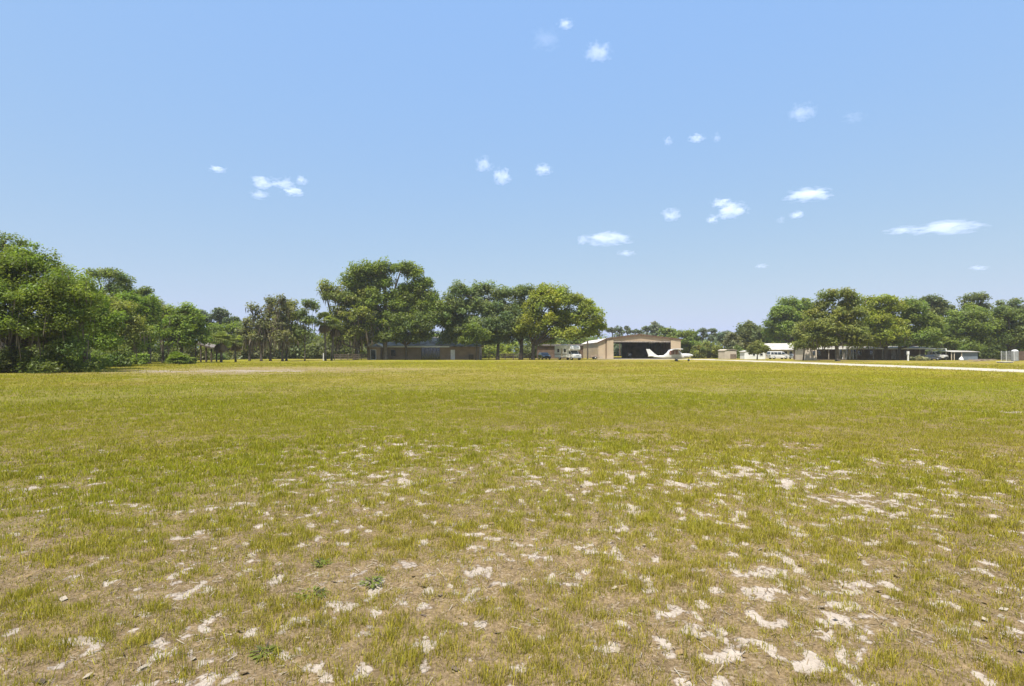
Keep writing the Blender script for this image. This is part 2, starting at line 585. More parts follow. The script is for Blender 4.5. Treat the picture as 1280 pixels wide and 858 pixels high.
def build_grass():
    Vs, Ls, Ts, Cs = [], [], [], []
    base = 0

    def blades(x, y, h, w, lean, seg2, col):
        nonlocal base
        n = len(x)
        z = ground_height(x, y) - 0.004
        a = RNG.uniform(0, 2 * np.pi, n)
        dx, dy = np.cos(a), np.sin(a)
        b = RNG.uniform(0, 2 * np.pi, n)
        lx, ly = np.cos(b) * lean * h, np.sin(b) * lean * h
        P = np.stack([x, y, z], -1)
        W = np.stack([dx * w / 2, dy * w / 2, np.zeros(n)], -1)
        tip = P + np.stack([lx, ly, h * np.sqrt(np.maximum(0.1, 1 - lean ** 2))], -1)
        tan = np.array([0.40, 0.32, 0.06])
        if seg2:
            mid = P + np.stack([lx * 0.35, ly * 0.35, h * 0.58], -1)
            V = np.stack([P - W, P + W, mid + W * 0.8, mid - W * 0.8, tip], 1)
            idx = base + np.arange(n)[:, None] * 5
            L = np.concatenate([idx + np.array([[0, 1, 2, 3]]), idx + np.array([[3, 2, 4]])], 1)
            T = np.tile([4, 3], n)
            c = np.stack([col * 0.8 + tan * 0.2] * 2 + [col] * 2 + [col * 0.55 + tan * 0.45], 1)
            base += 5 * n
        else:
            V = np.stack([P - W, P + W, tip], 1)
            idx = base + np.arange(n)[:, None] * 3
            L = idx + np.array([[0, 1, 2]])
            T = np.full(n, 3)
            c = np.stack([col * 0.9 + tan * 0.1] * 2 + [col * 0.7 + tan * 0.3], 1)
            base += 3 * n
        Vs.append(V.reshape(-1, 3)); Ls.append(L.ravel()); Ts.append(T); Cs.append(c.reshape(-1, 3))

    def tufts(nt, r0, r1, per, spread, h0, h1, w0, seg2, wfar):
        x, y = scatter(nt, r0, r1)
        s, bare = f_sand(x, y), f_bare(x, y)
        cl = 0.65 * fbm(x, y, 8.0, 2, 91) + 0.35 * fbm(x, y, 1.6, 3, 95)
        keep = RNG.uniform(0, 1, nt) < (1 - 0.85 * sstep(0.46, 0.72, s)) * (1 - (0.50 + 0.42 * sstep(25, 38, np.hypot(x, y)) + 0.18 * sstep(6, 3, np.hypot(x, y))) * bare) * (0.36 + 1.0 * sstep(0.34, 0.62, cl))
        keep &= ~on_road(x, y)
        rq = np.hypot(x, y)
        keep &= (rq > r0 * (1 + 0.18 * RNG.uniform(0, 1, nt))) & (rq < r1 * (1 - 0.2 * RNG.uniform(0, 1, nt)))
        x, y, cl = x[keep], y[keep], cl[keep]
        n = len(x)
        tcol = grass_colors(x, y, n)
        hh = RNG.uniform(h0, h1, n) * (0.6 + 0.9 * sstep(0.35, 0.7, cl)) * (1 + 0.5 * (RNG.uniform(0, 1, n) < 0.1)) * (0.85 + 0.35 * f_lush(x, y))
        k = RNG.integers(max(2, per // 2), per + per // 2, n)
        bi = np.repeat(np.arange(n), k)
        m = len(bi)
        rr = np.sqrt(RNG.uniform(0, 1, m)) * spread
        aa = RNG.uniform(0, 2 * np.pi, m)
        bx, by = x[bi] + rr * np.cos(aa), y[bi] + rr * np.sin(aa)
        h = hh[bi] * RNG.uniform(0.4, 1.15, m)
        col = tcol[bi] * RNG.uniform(0.7, 1.3, (m, 1))
        mixs = RNG.uniform(0, 1, m) < 0.12
        col[mixs] = np.array([0.45, 0.37, 0.16]) * RNG.uniform(0.7, 1.2, (mixs.sum(), 1))
        r = np.hypot(bx, by)
        w = np.maximum(w0, wfar * r) * RNG.uniform(0.6, 1.3, m)
        blades(bx, by, h, w, RNG.beta(1.6, 2.2, m) * 0.95, seg2, col)

    tufts(27000, 1.5, 5.8, 15, 0.045, 0.022, 0.072, 0.0032, True, 0.0008)
    tufts(60000, 4.4, 11.5, 12, 0.06, 0.022, 0.070, 0.0042, True, 0.0008)
    tufts(85000, 9.2, 23.0, 10, 0.11, 0.025, 0.065, 0.007, False, 0.0008)
    tufts(100000, 18.0, 52.0, 7, 0.24, 0.03, 0.075, 0.012, False, 0.0008)
    tufts(100000, 40.0, 100.0, 4, 0.5, 0.05, 0.12, 0.03, False, 0.0008)
    # short under-growth between the tufts
    x, y = scatter(260000, 1.6, 14.0)
    keep = RNG.uniform(0, 1, len(x)) < (1 - 0.75 * sstep(0.46, 0.72, f_sand(x, y))) * (0.4 + 0.6 * (1 - f_bare(x, y)))
    x, y = x[keep], y[keep]
    n = len(x)
    blades(x, y, RNG.uniform(0.015, 0.05, n), np.maximum(0.003, 0.0008 * np.hypot(x, y)), RNG.uniform(0.2, 0.9, n), False, grass_colors(x, y, n) * 0.95)
    V, L, T, C = np.concatenate(Vs), np.concatenate(Ls), np.concatenate(Ts), np.concatenate(Cs)
    S = np.concatenate([[0], np.cumsum(T)[:-1]])
    me = np_mesh('grass', V, L, S, T, C)
    o = link_mesh('grass', me, M['grass'])
    tag(o, 'patchy yellow green field grass with dry seed tips', None, None, 'stuff')

    # dead straw and leaf litter lying on the sand
    n = 60000
    x, y = scatter(n, 1.6, 12.0)
    r = np.hypot(x, y)
    keep = RNG.uniform(0, 1, n) < np.clip((4.5 / r) ** 1.2, 0, 1) * (0.25 + 0.75 * np.clip(f_bare(x, y) + 0.6 * sstep(0.4, 0.7, f_sand(x, y)) * vnoise(x * 5, y * 5, 8), 0, 1))
    x, y = x[keep], y[keep]
    n = len(x)
    z = ground_height(x, y) + RNG.uniform(0.002, 0.014, n)
    a = RNG.uniform(0, 2 * np.pi, n)
    ln = RNG.uniform(0.012, 0.065, n)
    wd = RNG.uniform(0.0009, 0.0022, n)
    leaf = RNG.uniform(0, 1, n) < 0.025
    ln[leaf] = RNG.uniform(0.02, 0.04, leaf.sum()); wd[leaf] = RNG.uniform(0.010, 0.018, leaf.sum())
    D = np.stack([np.cos(a) * ln, np.sin(a) * ln, RNG.uniform(-0.25, 0.45, n) * ln], -1)
    W = np.stack([-np.sin(a) * wd, np.cos(a) * wd, RNG.uniform(-0.6, 0.6, n) * wd], -1)
    P = np.stack([x, y, z], -1)
    Q = np.stack([P - W - D / 2, P + W - D / 2, P + W + D / 2, P - W + D / 2], 1)
    pal = np.array([[0.46, 0.38, 0.26], [0.30, 0.22, 0.14], [0.20, 0.15, 0.11], [0.52, 0.45, 0.35], [0.36, 0.25, 0.12]])
    C = 0.72 * pal[RNG.integers(0, 5, n)] * RNG.uniform(0.75, 1.2, (n, 1))
    o = link_mesh('dead_grass_litter', quads_mesh('dead_grass_litter', Q, C), M['straw'])
    tag(o, 'dry straw and fallen leaf bits lying on the sandy ground', None, None, 'stuff')


def weed(px, py, size, label, seed):
    rg = np.random.default_rng(seed)
    Y = EYE * F / (py - HY)
    X = wx(px, Y)
    t = thing('weed_plant', label, 'weed', (X, Y, float(ground_height(np.array([X]), np.array([Y]))[0])), 0, 'broadleaf weeds in the grass')
    n = 46
    Q, C = [], []
    for i in range(n):
        a = rg.uniform(0, 2 * math.pi)
        rr = size * math.sqrt(rg.uniform(0.02, 1))
        h = 0.008 + 0.05 * size / 0.13 * (1 - 0.6 * rr / size) * rg.uniform(0.3, 1)
        c = np.array([rr * math.cos(a), rr * math.sin(a), h])
        u = np.array([math.cos(a), math.sin(a), rg.uniform(-0.4, 0.5)])
        u /= np.linalg.norm(u)
        w = np.cross(u, [rg.uniform(-.3, .3), rg.uniform(-.3, .3), 1])
        w /= np.linalg.norm(w)
        L, W = rg.uniform(0.012, 0.034), rg.uniform(0.004, 0.010)
        Q.append([c - u * L, c + w * W, c + u * L, c - w * W])
        C.append(np.array([0.20, 0.235, 0.05]) * rg.uniform(0.7, 1.4))
    link_mesh('leaves', quads_mesh('leaves', np.array(Q), np.array(C)), M['leaf'], t)
    st = MB()
    for i in range(6):
        a = rg.uniform(0, 6.28)
        st.tube([(0, 0, -0.01), (math.cos(a) * size * .4, math.sin(a) * size * .4, 0.03), (math.cos(a) * size * .8, math.sin(a) * size * .8, 0.04)], [0.003, 0.002, 0.001], 4)
    st.build('stem', M['bark'], t)


# ------------------------------------------------------------------ trees
PAL = {  # leaf base colours; pine has distance haze painted in, paler and bluer
    'oak': (0.185, 0.228, 0.045), 'oak_dark': (0.158, 0.195, 0.050), 'oak_grey': (0.180, 0.218, 0.082), 'bright': (0.195, 0.255, 0.044),
    'yellow': (0.275, 0.300, 0.042), 'olive': (0.225, 0.240, 0.060), 'pine': (0.150, 0.180, 0.115), 'mossy': (0.210, 0.208, 0.100), 'palm': (0.190, 0.215, 0.060), 'dusk': (0.155, 0.175, 0.060),
}


def rand_unit(rg, n):
    v = rg.normal(size=(n, 3))
    return v / np.linalg.norm(v, axis=1, keepdims=True)


def leaf_cloud(rg, centers, rc, per, size, col, flat=0.72, cvar=0.16, aspect=1.7):
    """loose leaf faces filling the clumps around `centers`"""
    nC = len(centers)
    cid = np.repeat(np.arange(nC), per)
    n = len(cid)
    u = rand_unit(rg, n)
    rad = rg.uniform(0.1, 1, n) ** 0.45 * (1 + 0.22 * np.abs(rg.normal(size=n)) * (rg.uniform(0, 1, n) < .4))
    rr = rc[cid] * rad
    off = u * rr[:, None]
    off[:, 2] *= flat
    P = centers[cid] + off
    nrm = rand_unit(rg, n) * 0.8 + u * 0.35 + np.array([-0.25, -0.15, 0.85])
    nrm /= np.linalg.norm(nrm, axis=1, keepdims=True)
    t = np.cross(nrm, rand_unit(rg, n))
    t /= np.linalg.norm(t, axis=1, keepdims=True) + 1e-9
    b = np.cross(nrm, t)
    s = size * rg.uniform(0.55, 1.45, n)[:, None]
    T, B = t * s * 0.5 * aspect, b * s * 0.5
    Q = np.stack([P - T, P + B * 0.9 - T * 0.1, P + T, P - B * 0.9 + T * 0.1], 1)
    cv = 1 + cvar * rg.normal(size=nC)
    hue = rg.normal(size=nC) * 0.06 - 0.02
    c = np.array(col)[None, :] * np.clip(cv[cid], 0.5, 1.6)[:, None] * rg.uniform(0.65, 1.4, (n, 1))
    c[:, 0] *= 1 + hue[cid]
    c[:, 2] *= 1 - hue[cid]
    return Q, np.clip(c, 0.004, 0.5)


DENS, LOBE = 2.1, 1.10


def tree(name, label, cat, px, Y, lobes, leaf='oak', trunk_r=0.4, fork=0.22, rc=1.0, dens=1.0, per=95, size=None, moss=0.0, mossc=(0.20, 0.17, 0.125),
         group=None, bark='bark', lean=0.0, seed=None, stems=1, branch_r=1.0, flat=0.72, zbase=0.0, mosslen=1.0, skirt=True, hem=None):
    seed = seed if seed is not None else int(abs(px * 13.7 + Y * 91.3)) + len(lobes)
    rg = np.random.default_rng(seed)
    X0 = wx(px, Y)
    root = thing(name, label, cat, (X0, Y, zbase), 0, group)
    size = (size or max(0.085, 0.0026 * Y)) * 0.85
    per = per * 1.4
    trunk_r = trunk_r * 0.82
    k = Y / F
    dens, rc = dens * DENS, rc * 1.12
    if name == 'live_oak' and skirt:
        cym = sorted(l[1] for l in lobes)[len(lobes) // 2]
        lobes = list(lobes) + [(l[0] + rg.uniform(-3, 3), l[1] + 0.85 * l[3], l[2] * 0.85, l[3] * 0.55) for l in lobes if l[1] >= cym and wz(l[1] + 1.2 * l[3], Y) > 1.6]
    if hem:
        lobes = [(l[0], min(l[1], hem - 0.8 * l[3]), l[2], l[3]) for l in lobes]
    LB = []
    for l in lobes:
        cx, cy, rx, ry = l[:4]
        dy = l[4] if len(l) > 4 else rg.uniform(-0.5, 0.5) * rx * k
        LB.append((np.array([(cx - CX) * k - X0, dy, wz(cy, Y) - zbase]), LOBE * np.array([rx * k, max(0.85 * rx, 0.7 * ry) * k, ry * k])))
    top = max(c[2] + r[2] for c, r in LB)
    tm = MB()
    zf = fork * top
    low = min(c[2] for c, r in LB)
    zf = min(zf, max(low, 0.12 * top))
    forks = []
    for s in range(stems):
        a = rg.uniform(0, 6.28)
        o = (0 if stems == 1 else trunk_r * 2.2) * np.array([math.cos(a), math.sin(a) * .6, 0])
        tip = np.array([lean * zf + rg.normal() * 0.04 * zf, rg.normal() * 0.04 * zf, zf]) + o * 1.6
        ps = [o, o + (tip - o) * .08, o + (tip - o) * 0.35 + rg.normal(size=3) * .05 * trunk_r, o + (tip - o) * .7 + rg.normal(size=3) * .15 * trunk_r, tip]
        tm.tube(ps, [trunk_r * 1.5, trunk_r * 1.1, trunk_r * .95, trunk_r * .88, trunk_r * .85], 9)
        forks.append(tip)
    cents, rads, pers = [], [], []
    for (c, r) in LB:
        f = forks[int(rg.integers(len(forks)))]
        d = c - f
        m1 = f + d * 0.35 + rg.normal(size=3) * 0.09 * np.linalg.norm(d) + np.array([0, 0, 0.06 * np.linalg.norm(d)])
        m2 = f + d * 0.7 + rg.normal(size=3) * 0.07 * np.linalg.norm(d)
        r0 = trunk_r * (0.6 if len(LB) > 2 else 0.8) * branch_r
        r0 = min(r0, trunk_r * .85)
        path = [f - np.array([0, 0, trunk_r * .4]), m1, m2, c]
        tm.tube(path, [r0, r0 * .75, r0 * .55, r0 * .35], 6)
        area = (r[0] * r[1] * r[2]) ** (2 / 3)
        n = int(max(5, 3.6 * dens * area / (rc * rc)))
        u = rand_unit(rg, n)
        u[:, 2] = np.where(u[:, 2] < -0.35, -u[:, 2] * rg.uniform(0, 1, n), u[:, 2])
        rad = rg.uniform(0.12, 1.0, n) ** 0.5
        wob = 1 + 0.16 * rg.normal(size=n)
        C = c + u * r * (rad * wob)[:, None] * 0.95
        C[:, 2] = np.maximum(C[:, 2], 0.3 * rc)
        back = (C[:, 1] > 0.6 * r[1]) & (rg.uniform(0, 1, n) < 0.35)
        C = C[~back]
        cents.append(C)
        rads.append(rc * rg.uniform(0.5, 1.25, len(C)))
        for q in C[: max(4, len(C) // 6)]:
            st = path[2] if rg.uniform() < .5 else c
            mid = (st + q) / 2 + rg.normal(size=3) * .12 * np.linalg.norm(q - st)
            rb = r0 * .22
            tm.tube([st, mid, q], [rb, rb * .6, rb * .2], 4, False)
    tm.build('trunk', M[bark], root)
    C, rad = np.concatenate(cents), np.concatenate(rads)
    lscale = (rad / rc) ** 1.6
    perc = np.maximum(6, (per * lscale * rg.uniform(0.6, 1.2, len(C)))).astype(int)
    nC = len(C)
    Q, col = leaf_cloud(rg, C, rad, perc, size, PAL[leaf], flat)
    link_mesh('crown', quads_mesh('crown', Q, col), M['leaf'], root)
    if moss > 0:
        nm = int(moss * nC * 2.6)
        ids = rg.integers(0, nC, nm)
        base = C[ids] + rg.normal(size=(nm, 3)) * rad[ids][:, None] * np.array([.55, .55, .15])
        base[:, 2] -= rad[ids] * 0.35
        ln = rg.uniform(0.4, 1.9, nm) * mosslen * (0.6 + 0.6 * (base[:, 2] < np.median(C[:, 2])))
        ln = np.minimum(ln, np.maximum(0.3, base[:, 2] - 0.5))
        w = rg.uniform(0.5, 1.1, nm) * size * 1.1
        a = rg.uniform(0, np.pi, nm)
        W = np.stack([np.cos(a) * w / 2, np.sin(a) * w / 2, np.zeros(nm)], -1)
        sway = rg.normal(size=(nm, 3)) * 0.12 * ln[:, None]
        sway[:, 2] = 0
        dn = np.stack([np.zeros(nm), np.zeros(nm), -ln], -1) + sway
        q1 = np.stack([base - W * .6, base + W * .6, base + dn * .5 + W, base + dn * .5 - W], 1)
        q2 = np.stack([base + dn * .5 - W, base + dn * .5 + W, base + dn + W * .15, base + dn - W * .15], 1)
        mc = np.array(mossc) * rg.uniform(0.6, 1.3, (nm, 1))
        link_mesh('moss_foliage', quads_mesh('moss_foliage', np.concatenate([q1, q2]), np.concatenate([mc, mc])), M['moss'], root)
    return root


def shrub(label, px, Y, rx, h, leaf='oak', group=None, n=None, size=None, name='shrub', upright=0.0, cat='shrub', seed=None):
    """low plant: many stems and a mass of leaves down to the ground; rx, h in metres"""
    rg = np.random.default_rng(seed if seed is not None else int(px * 7 + Y * 3))
    root = thing(name, label, cat, (wx(px, Y), Y, 0), 0, group)
    rc = 0.34 * min(rx, h)
    n = n or int(26 * max(1, rx / h))
    u = rand_unit(rg, n)
    u[:, 2] = np.abs(u[:, 2])
    rr = rg.uniform(0.2, 1, n) ** .5 * (1 + .15 * rg.normal(size=n))
    C = u * rr[:, None] * np.array([rx, rx * .8, h * .9])
    C[:, 2] = np.maximum(C[:, 2], rc * .5)
    rad = rc * rg.uniform(.6, 1.25, n)
    size = size or max(0.085, 0.0026 * Y)
    per = np.full(n, int(min(260, 9 * (rc / size) ** 2 + 30)))
    Q, col = leaf_cloud(rg, C, rad, per, size, PAL[leaf], 0.85 + upright, aspect=1.7 + 2 * upright)
    Q[:, :, 2] = np.maximum(Q[:, :, 2], 0.01)
    link_mesh('foliage', quads_mesh('foliage', Q, col), M['leaf'], root)
    sm = MB()
    for q in C[::3]:
        sm.tube([(q[0] * .15, q[1] * .15, 0), tuple(q * .6), tuple(q)], [.05, .03, .012], 4, False)
    sm.build('stem', M['bark'], root)
    return root


def palm(label, px, Y, top_py, crown_px, seed, group, trunk_r=0.17, skirt=True, lean=0.0, trunkless=False, nf=34, leaf='palm'):
    """cabbage palm: fan fronds in a globe on a straight trunk, brown skirt of dead fronds"""
    rg = np.random.default_rng(seed)
    root = thing('cabbage_palm' if not trunkless else 'palmetto_clump', label, 'palm', (wx(px, Y), Y, 0), 0, group)
    k = Y / F
    rad = crown_px * k
    H = wz(top_py, Y) - rad * 0.95
    if trunkless:
        H = 0.35
    tm = MB()
    hub = np.array([lean * H, 0, H])
    tm.tube([(0, 0, 0), (lean * H * .15, 0, H * .3), (lean * H * .5, 0, H * .65), tuple(hub)], [trunk_r * 1.25, trunk_r, trunk_r, trunk_r * 1.1], 9)
    tm.build('trunk', M['bark_pale'], root)
    Q, Cc = [], []
    Qs, Cs = [], []
    for i in range(nf + (16 if skirt else 0)):
        dead = i >= nf
        az = rg.uniform(0, 2 * math.pi)
        el = rg.uniform(-0.55, 1.35) if not dead else rg.uniform(-1.45, -0.9)
        if trunkless: el = rg.uniform(0.0, 1.35)
        d = np.array([math.cos(az) * math.cos(el), math.sin(az) * math.cos(el), math.sin(el)])
        pl = rad * rg.uniform(0.38, 0.55) * (0.8 if dead else 1)
        side = np.cross(d, [0, 0, 1.0]); side /= np.linalg.norm(side) + 1e-6
        upv = np.cross(side, d)
        c = hub + d * pl + np.array([0, 0, -0.06 * rad])
        fl = rad * rg.uniform(0.48, 0.62)
        col = np.array(PAL[leaf]) * rg.uniform(0.7, 1.4) if not dead else np.array([0.19, 0.14, 0.09]) * rg.uniform(.7, 1.2)
        qq, cc = (Qs, Cs) if dead else (Q, Cc)
        w = 0.02 * rad + 0.01
        qq.append([hub - side * w, hub + side * w, c + side * w * .6, c - side * w * .6]); cc.append(col * .9)
        nseg = 13
        for j in range(nseg):
            t = (j / (nseg - 1) - .5) * 2 * (1.9 if not dead else 0.7)
            dd = d * math.cos(t) + side * math.sin(t)
            dd = dd + upv * (0.18 * math.cos(t * 1.0)) - np.array([0, 0, 0.12])
            L1 = fl * (0.55 + 0.45 * math.cos(t * .6)) * rg.uniform(.85, 1.1)
            p1 = c + dd * L1 * .55
            p2 = c + dd * L1 + np.array([0, 0, -0.32 * L1])
            sw = np.cross(dd, upv); sw /= np.linalg.norm(sw) + 1e-6
            ww = 0.075 * fl
            cj = col * rg.uniform(.8, 1.25)
            qq.append([c - sw * ww * .3, c + sw * ww * .3, p1 + sw * ww, p1 - sw * ww]); cc.append(cj)
            qq.append([p1 - sw * ww, p1 + sw * ww, p2 + sw * ww * .15, p2 - sw * ww * .15]); cc.append(cj)
    link_mesh('crown', quads_mesh('crown', np.array(Q), np.array(Cc)), M['leaf'], root)
    if skirt:
        link_mesh('dead_frond_skirt', quads_mesh('dead_frond_skirt', np.array(Qs), np.array(Cs)), M['moss'], root)
    return root


def build_trees():
    G1 = 'oaks and moss trees along the left edge'
    # --- far left, close by
    tree('live_oak', 'huge dark green oak at the far left edge, brown moss trailing beneath its crown', 'tree', 16, 43,
         [(30, 334, 34, 30), (-18, 345, 42, 42), (72, 366, 36, 34), (34, 382, 52, 36), (88, 400, 26, 34), (2, 412, 46, 30), (62, 425, 34, 24), (-50, 400, 40, 50), (-60, 350, 40, 45)],
         'oak', 0.42, 0.2, rc=0.62, per=110, moss=0.30, size=0.125, group=G1, mosslen=0.9)
    tree('live_oak', 'thin bare-branched treetop poking above the huge oak at the far left', 'tree', 2, 56,
         [(8, 300, 15, 8), (24, 306, 9, 6), (-6, 312, 16, 10), (2, 345, 20, 24)], 'oak_dark', 0.25, 0.5, rc=0.55, dens=0.75, per=55, group=G1, branch_r=1)
    tree('live_oak', 'rounded leafy green oak just right of the huge left oak, leaning over the grass', 'tree', 108, 50,
         [(92, 362, 22, 24), (104, 380, 28, 24), (118, 402, 26, 26), (104, 425, 30, 22), (124, 428, 18, 20)], 'bright', 0.26, 0.2, rc=0.62, per=110, size=0.14, group=G1)
    tree('live_oak', 'tall airy treetop with open grey branches above the left woods', 'tree', 136, 78,
         [(118, 344, 13, 11), (138, 345, 16, 12), (153, 352, 11, 10), (135, 362, 22, 10), (130, 385, 20, 16)], 'oak_grey', 0.3, 0.62, rc=0.75, dens=0.85, per=55, group=G1, branch_r=1.1)
    tree('live_oak', 'olive brown oak hung with grey moss in the left woods, below the airy treetop', 'tree', 146, 64,
         [(128, 390, 22, 20), (148, 392, 22, 20), (140, 415, 26, 20), (160, 412, 18, 22)], 'olive', 0.3, 0.25, rc=0.75, per=100, moss=0.4, group=G1, size=0.16, mosslen=0.9)
    tree('live_oak', 'dense green oak with a dark straight trunk beside the palmetto clump', 'tree', 186, 76,
         [(166, 380, 18, 14), (180, 388, 16, 20), (170, 402, 20, 20), (186, 412, 12, 20), (162, 420, 14, 16)], 'bright', 0.3, 0.3, rc=0.8, per=100, moss=0.12, group=G1, size=0.185)
    tree('live_oak', 'dark tufted treetop rising behind the dense green oak', 'tree', 176, 92,
         [(172, 368, 9, 6), (187, 366, 8, 6), (180, 376, 14, 8), (190, 378, 8, 6), (165, 374, 9, 6), (180, 395, 16, 14)], 'oak_dark', 0.3, 0.6, rc=0.8, dens=0.9, per=70, group=G1)
    tree('moss_tree', 'narrow olive tree veiled in grey brown moss between two green oaks', 'tree', 204, 86,
         [(200, 393, 12, 12), (208, 391, 12, 11), (204, 410, 15, 16), (212, 422, 12, 14)], 'olive', 0.22, 0.35, rc=0.85, per=85, moss=0.75, group=G1, mosslen=1.2)
    tree('live_oak', 'light green oak behind the palmetto clump', 'tree', 226, 84,
         [(230, 393, 15, 11), (242, 403, 14, 14), (222, 404, 14, 15), (236, 418, 18, 14), (250, 417, 10, 10)], 'bright', 0.26, 0.3, rc=0.8, per=95, moss=0.15, group=G1)
    # understory of the left woods
    gs = 'shrubs at the foot of the left woods'
    shrub('tangled brown vines under the huge oak at the left edge', 6, 42.5, 2.6, 2.2, 'dusk', gs)
    shrub('dark bush hugging the right side of the huge left oak', 70, 42.5, 2.0, 2.6, 'oak_dark', gs)
    shrub('low leafy bush at the edge of the field under the rounded green oak', 104, 52, 1.9, 2.0, 'oak', gs)
    shrub('dark bush in the shade under the mossy olive oak', 142, 60, 2.6, 2.3, 'oak_dark', gs)
    shrub('low sunlit bush at the foot of the dense green oak', 168, 72, 1.7, 1.5, 'bright', gs)
    shrub('dark thicket deep inside the far left woods', 50, 72, 9, 5.5, 'dusk', gs, n=160)
    shrub('dark thicket behind the rounded green oak at the left', 115, 92, 7, 6, 'oak_dark', gs, n=140)
    shrub('dark thicket behind the dense green oak', 160, 90, 5.5, 4.0, 'dusk', gs)
    shrub('dark thicket behind the palmetto clump', 215, 100, 5, 3.4, 'dusk', gs)
    palm('bright green trunkless palmetto clump in front of the left woods', 222, 74, 430, 17, 5, None, trunk_r=0.25, skirt=False, trunkless=True, nf=60, leaf='bright')
    shrub('small round bush right beside the palmetto clump', 235, 76, 0.9, 1.2, 'oak', gs)
    # pines and fill behind the pavilion
    gp = 'dark pines on the skyline behind the pavilion'
    tree('pine_tree', 'leftmost dark pine on the skyline behind the pavilion', 'pine', 254, 140, [(251, 393, 6, 5), (257, 397, 6, 5), (252, 404, 7, 6), (262, 406, 5, 4)], 'pine', 0.25, 0.75, rc=0.95, per=70, group=gp, bark='bark_pine')
    tree('pine_tree', 'tallest dark pine, directly above the pair of palms', 'pine', 275, 140, [(274, 389, 7, 4), (281, 393, 5, 4), (270, 398, 8, 5), (280, 403, 9, 6), (273, 410, 8, 5)], 'pine', 0.28, 0.75, rc=0.95, per=70, group=gp, bark='bark_pine')
    tree('pine_tree', 'short dark pine on the skyline left of the grey moss trees', 'pine', 295, 145, [(294, 401, 5, 4), (298, 406, 4, 3), (293, 411, 6, 5)], 'pine', 0.22, 0.75, rc=0.95, per=70, group=gp, bark='bark_pine')
    tree('live_oak', 'broad mid green tree behind the pair of palms', 'tree', 283, 122, [(270, 417, 14, 10), (290, 413, 14, 9), (302, 422, 12, 12), (280, 430, 20, 10)], 'oak', 0.3, 0.25, rc=1.1, per=80, group=gp)
    shrub('dark thicket behind the pavilion posts', 252, 118, 6, 3.6, 'dusk', gs)
    gpa = 'cabbage palms with brown skirts'
    palm('full round cabbage palm standing right of the pavilion', 276.5, 88, 410, 15, 11, gpa)
    palm('smaller cabbage palm beside the full round palm', 294.5, 91, 414.5, 12, 12, gpa, trunk_r=0.14)
    palm('cabbage palm left of the big spreading oak, nearest the thin tall tree', 407, 104, 386, 15, 13, gpa, lean=-0.03)
    palm('cabbage palm tucked under the left side of the big spreading oak', 414.5, 106, 394, 13, 14, gpa, lean=0.09)
    # cypress-like trees full of moss
    gm = 'grey moss-draped trees between the palms'
    for args in (
        ('low brownish moss tree at the left end of the moss-draped group', 312, 104, [(312, 404, 7, 8), (308, 416, 8, 9), (315, 424, 8, 8)]),
        ('grey moss-draped tree with a bare crooked top, left of the tallest', 326.5, 100, [(317, 386, 6, 4), (320, 398, 7, 9), (327, 410, 9, 14), (320, 424, 8, 8)]),
        ('second grey moss-draped tree, dense and brown in the middle of the cluster', 338, 101, [(340, 380, 7, 7), (337, 392, 9, 10), (340, 408, 10, 14), (334, 424, 9, 8)]),
        ('tallest grey moss-draped tree with a pointed top', 353, 99, [(352, 379, 6, 8), (356, 390, 8, 9), (350, 404, 10, 13), (355, 422, 11, 9)]),
    ):
        tree('moss_tree', args[0], 'tree', args[1], args[2], args[3], 'mossy', 0.24, 0.3, rc=0.8, dens=0.9, per=50, moss=1.25, mossc=(0.185, 0.155, 0.115), group=gm, mosslen=1.3)
    tree('moss_tree', 'olive green tree on the right side of the grey moss-draped trees', 'tree', 358, 104, [(363, 384, 8, 9), (366, 398, 10, 11), (364, 414, 12, 12), (370, 425, 8, 8)], 'olive', 0.22, 0.3, rc=0.85, per=75, moss=0.5, group=gm)
    tree('slender_tree', 'slender tall tree with a thin straight trunk left of the cabbage palms', 'tree', 381, 100, [(382, 380, 8, 6), (390, 386, 6, 7), (377, 392, 6, 8), (384, 402, 9, 9), (378, 414, 7, 8)], 'oak_grey', 0.13, 0.45, rc=0.75, dens=0.85, per=60, moss=0.3, group=None)
    # --- the big oaks round the house
    G2 = 'large oaks round the house'
    tree('live_oak', 'left part of the oak group, lower oak with a forked black trunk beside the house', 'tree', 444, 115,
         [(408, 362, 9, 9), (418, 372, 14, 14), (434, 376, 18, 16), (428, 396, 16, 16), (448, 398, 16, 16), (440, 412, 18, 12), (420, 414, 12, 12), (456, 416, 12, 12)], 'olive', 0.5, 0.16, rc=1.15, moss=0.6, group=G2, mossc=(0.15, 0.12, 0.085), mosslen=1.5, lean=0.15)
    tree('live_oak', 'tallest spreading oak in the middle of the oak group, pale limbs showing through', 'tree', 482, 117,
         [(448, 345, 16, 10), (462, 338, 14, 10), (480, 337, 12, 9), (502, 337, 16, 9), (518, 343, 12, 10), (530, 356, 12, 10), (452, 362, 18, 12), (512, 362, 16, 12), (536, 372, 14, 12), (468, 376, 15, 14), (522, 384, 18, 14), (455, 384, 16, 16), (440, 358, 12, 10), (470, 350, 14, 10), (480, 356, 13, 9), (496, 374, 15, 11), (440, 372, 10, 10), (495, 395, 20, 13), (478, 410, 18, 16), (545, 388, 14, 12)],
         'oak', 0.62, 0.22, hem=430, rc=1.1, dens=1.2, per=88, moss=0.12, group=G2, bark='bark_pale', branch_r=1.15)
    tree('live_oak', 'dark green oak right in front of the house wall, low crown', 'tree', 508, 116.5,
         [(490, 412, 17, 16), (510, 408, 18, 18), (530, 410, 18, 17), (548, 402, 17, 16), (500, 425, 16, 10), (524, 424, 18, 9), (480, 424, 13, 9)], 'oak_dark', 0.32, 0.28, hem=428, rc=1.05, per=95, group=G2)
